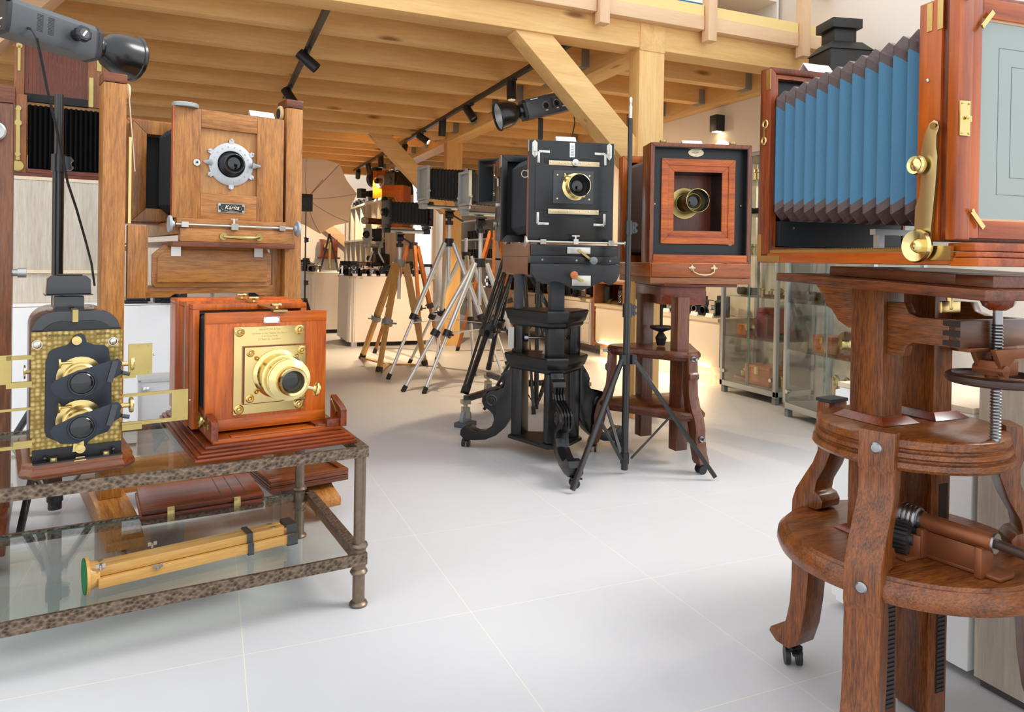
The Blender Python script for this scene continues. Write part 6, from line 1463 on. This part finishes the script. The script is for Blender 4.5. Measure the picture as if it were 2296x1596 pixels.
# ================================================================ wall shelf, bookcase and the small cameras on them
WP = plain('shelf_front', '#f1e3cf', .7)
t = thing('wall_shelf', 'low white wall unit with a pale wood ledge of black cameras beside the cabinets', 'shelf', (3.78, 4.62, 0))
MB().box(.0,.28,0,2.0,.16,.525).build('front_panel', WP, t, .002); MB().box(-.02,.28,0,2.0,.526,.555).build('ledge', wood('light_edge', '#ead9bf', '#e0cbac', 'y', .8, .5, 0), t, .002)
MB().box(.05,.28,.02,1.98,0,.16).build('plinth', WP, t)
l = bpy.data.objects.new('lamp', bpy.data.lights.new('lamp', 'AREA')); COL.objects.link(l); l.data.shape = 'RECTANGLE'; l.data.size = 1.7; l.data.size_y = .03
l.data.energy = 16; l.data.color = (1, .72, .40); l.location = (3.76, 5.6, .155); l.rotation_euler = (0, radians(-25), pi/2*0)
l.rotation_euler = V((-.55, 0, -1)).to_track_quat('-Z', 'Y').to_euler()
MB().box(-.03,-.005,.1,1.9,.15,.158).build('light_strip', glow('strip_on', '#ffd39a', 6), t)
for i in range(11):
    k = [3,4,2,4,3,4,4,2,3,4,2][i]
    place(k, 3.90, 4.75+i*.15, .5565, radians(-95+8*(i % 3)), ORD[i]+' black camera on the wall ledge counted from the glass cabinet', 1.35, 'black cameras on the wall ledge')
for i in range(7):
    o = MB().prism([(-.012,0),(0,.034),(.012,0)], 'yz', -.045, .045).build('name_card', PAPER); o.location = (3.775, 4.74+i*.2, .5565); o.rotation_euler = (0,0,-pi/2)
    tag(o, ORD[i]+' little white card on the wall ledge counted from the glass cabinet', 'card', 'folded white name cards on the exhibits')
t = thing('bookcase', 'low reddish wooden bookcase with twin-lens cameras standing beyond the post', 'bookcase', (3.79, 6.70, 0))
BW = wood('beech_red', '#b0714a', '#935836', 'y', .9, .45, .1)
MB().box(0,.26,-.03,0,.1,.80).build('side_panel', BW, t, .002); MB().box(0,.26,-.05+.0,-.03,.0,.1).build('foot', BW, t)
for z, nm in ((.12,'shelf'), (.47,'shelf'), (.76,'top_panel')): MB().box(-.004,.26,-.028-.0,-.0,z,z+.02).build('x', BW, t) if 0 else MB().box(.0,.26,-.062+.034,-.029+.0,z,z+.001) if 0 else None
for z, nm in ((.12,'shelf'), (.47,'shelf'), (.77,'top_panel')): MB().box(-.003,.26,-.03+.0005,-.0005,z,z+.02) if 0 else MB().box(.0,.26,.001,.56,z,z+.022).build(nm, BW, t, .001)
MB().box(0,.26,.561,.59,.1,.80).build('side_panel', BW, t, .002); MB().box(.245,.26,.001,.56,.142,.77).build('back_panel', darkmah('y'), t)
t.location.y = 6.11
for i in range(4):
    place(2, 3.87, 6.62-i*.115, .1425, radians(-100), ORD[i]+' twin-lens camera from the open end on the bottom shelf of the bookcase', 1.25, 'twin-lens cameras in the bookcase')
for i in range(3):
    o = MB().prism([(-.012,0),(0,.03),(.012,0)], 'yz', -.045, .045).build('name_card', PAPER); o.location = (3.81, 6.6-i*.14, .1425); o.rotation_euler = (0,0,-pi/2)
    tag(o, ORD[i]+' white card on the bottom shelf of the bookcase', 'card', 'folded white name cards on the exhibits')
t = thing('long_lens', 'long black and gold lens lying on the middle shelf of the bookcase', 'lens', (3.92, 6.36, .493))
MB().cyl((0,.18,.06), (0,.12,.06), .055, n=20).cyl((0,.12,.06), (0,-.2,.06), .04, n=20).build('barrel', plain('gold_lacquer', '#8a7448', .25, .8), t); MB().box(-.04,.04,.05,.07,0,.03).build('foot', BLKPL, t)
t = thing('standing_lens', 'dark upright lens tube on the middle shelf of the bookcase', 'lens', (3.92, 6.60, .493))
MB().cyl((0,0,0), (0,0,.2), .045, n=20).build('barrel', BLKPL, t); MB().cyl((0,0,.2), (0,0,.24), .05, n=20).build('front_ring', BLKMET, t)
t = thing('low_cabinet', 'pale low cabinet with drawers against the right wall beyond the bookcase', 'cabinet', (3.79, 6.75, 0))
MB().box(0,.26,0,4.4,.1,.56).build('carcass', plain('pale_cabinet', '#d9cfc4', .6), t, .002); MB().box(-.01,.26,0,4.4,.561,.59).build('worktop', wood('light_edge', '#ead9bf', '#e0cbac', 'y', .8, .5, 0), t)
for k in range(7): MB().box(-.012,.0,.02+k*.62,.6+k*.62,.12,.32).box(-.012,.0,.02+k*.62,.6+k*.62,.335,.55).build('drawer_front', plain('pale_cabinet', '#d9cfc4', .6), t, .002)
for i in range(10):
    k = [3,4,0,2,4,3,2,4,0,3][i]
    place(k, 3.90, 6.9+i*.33, .5915, radians(-95+8*(i % 3)), ORD[i]+' dark camera on the pale low cabinet counted from the bookcase', 1.7, 'dark cameras on the pale low cabinet')
t = thing('wall_rack', 'white wall rack with dark lenses near the window corner', 'shelf', (3.80, 9.6, 0))
for z in (1.0, 1.3, 1.6): MB().box(0,.26,0,1.6,z,z+.025).build('shelf', WHITE, t)
for y in (0, 1.575): MB().box(0,.26,y,y+.025,.62,1.9).build('side_panel', WHITE, t)
m = MB()
for z in (1.026, 1.326):
    for k in range(10): m.cyl((.13,.12+k*.15,z), (.13,.12+k*.15,z+.14), .04, n=14).cut()
m.build('dark_lens', BLKPL, t)
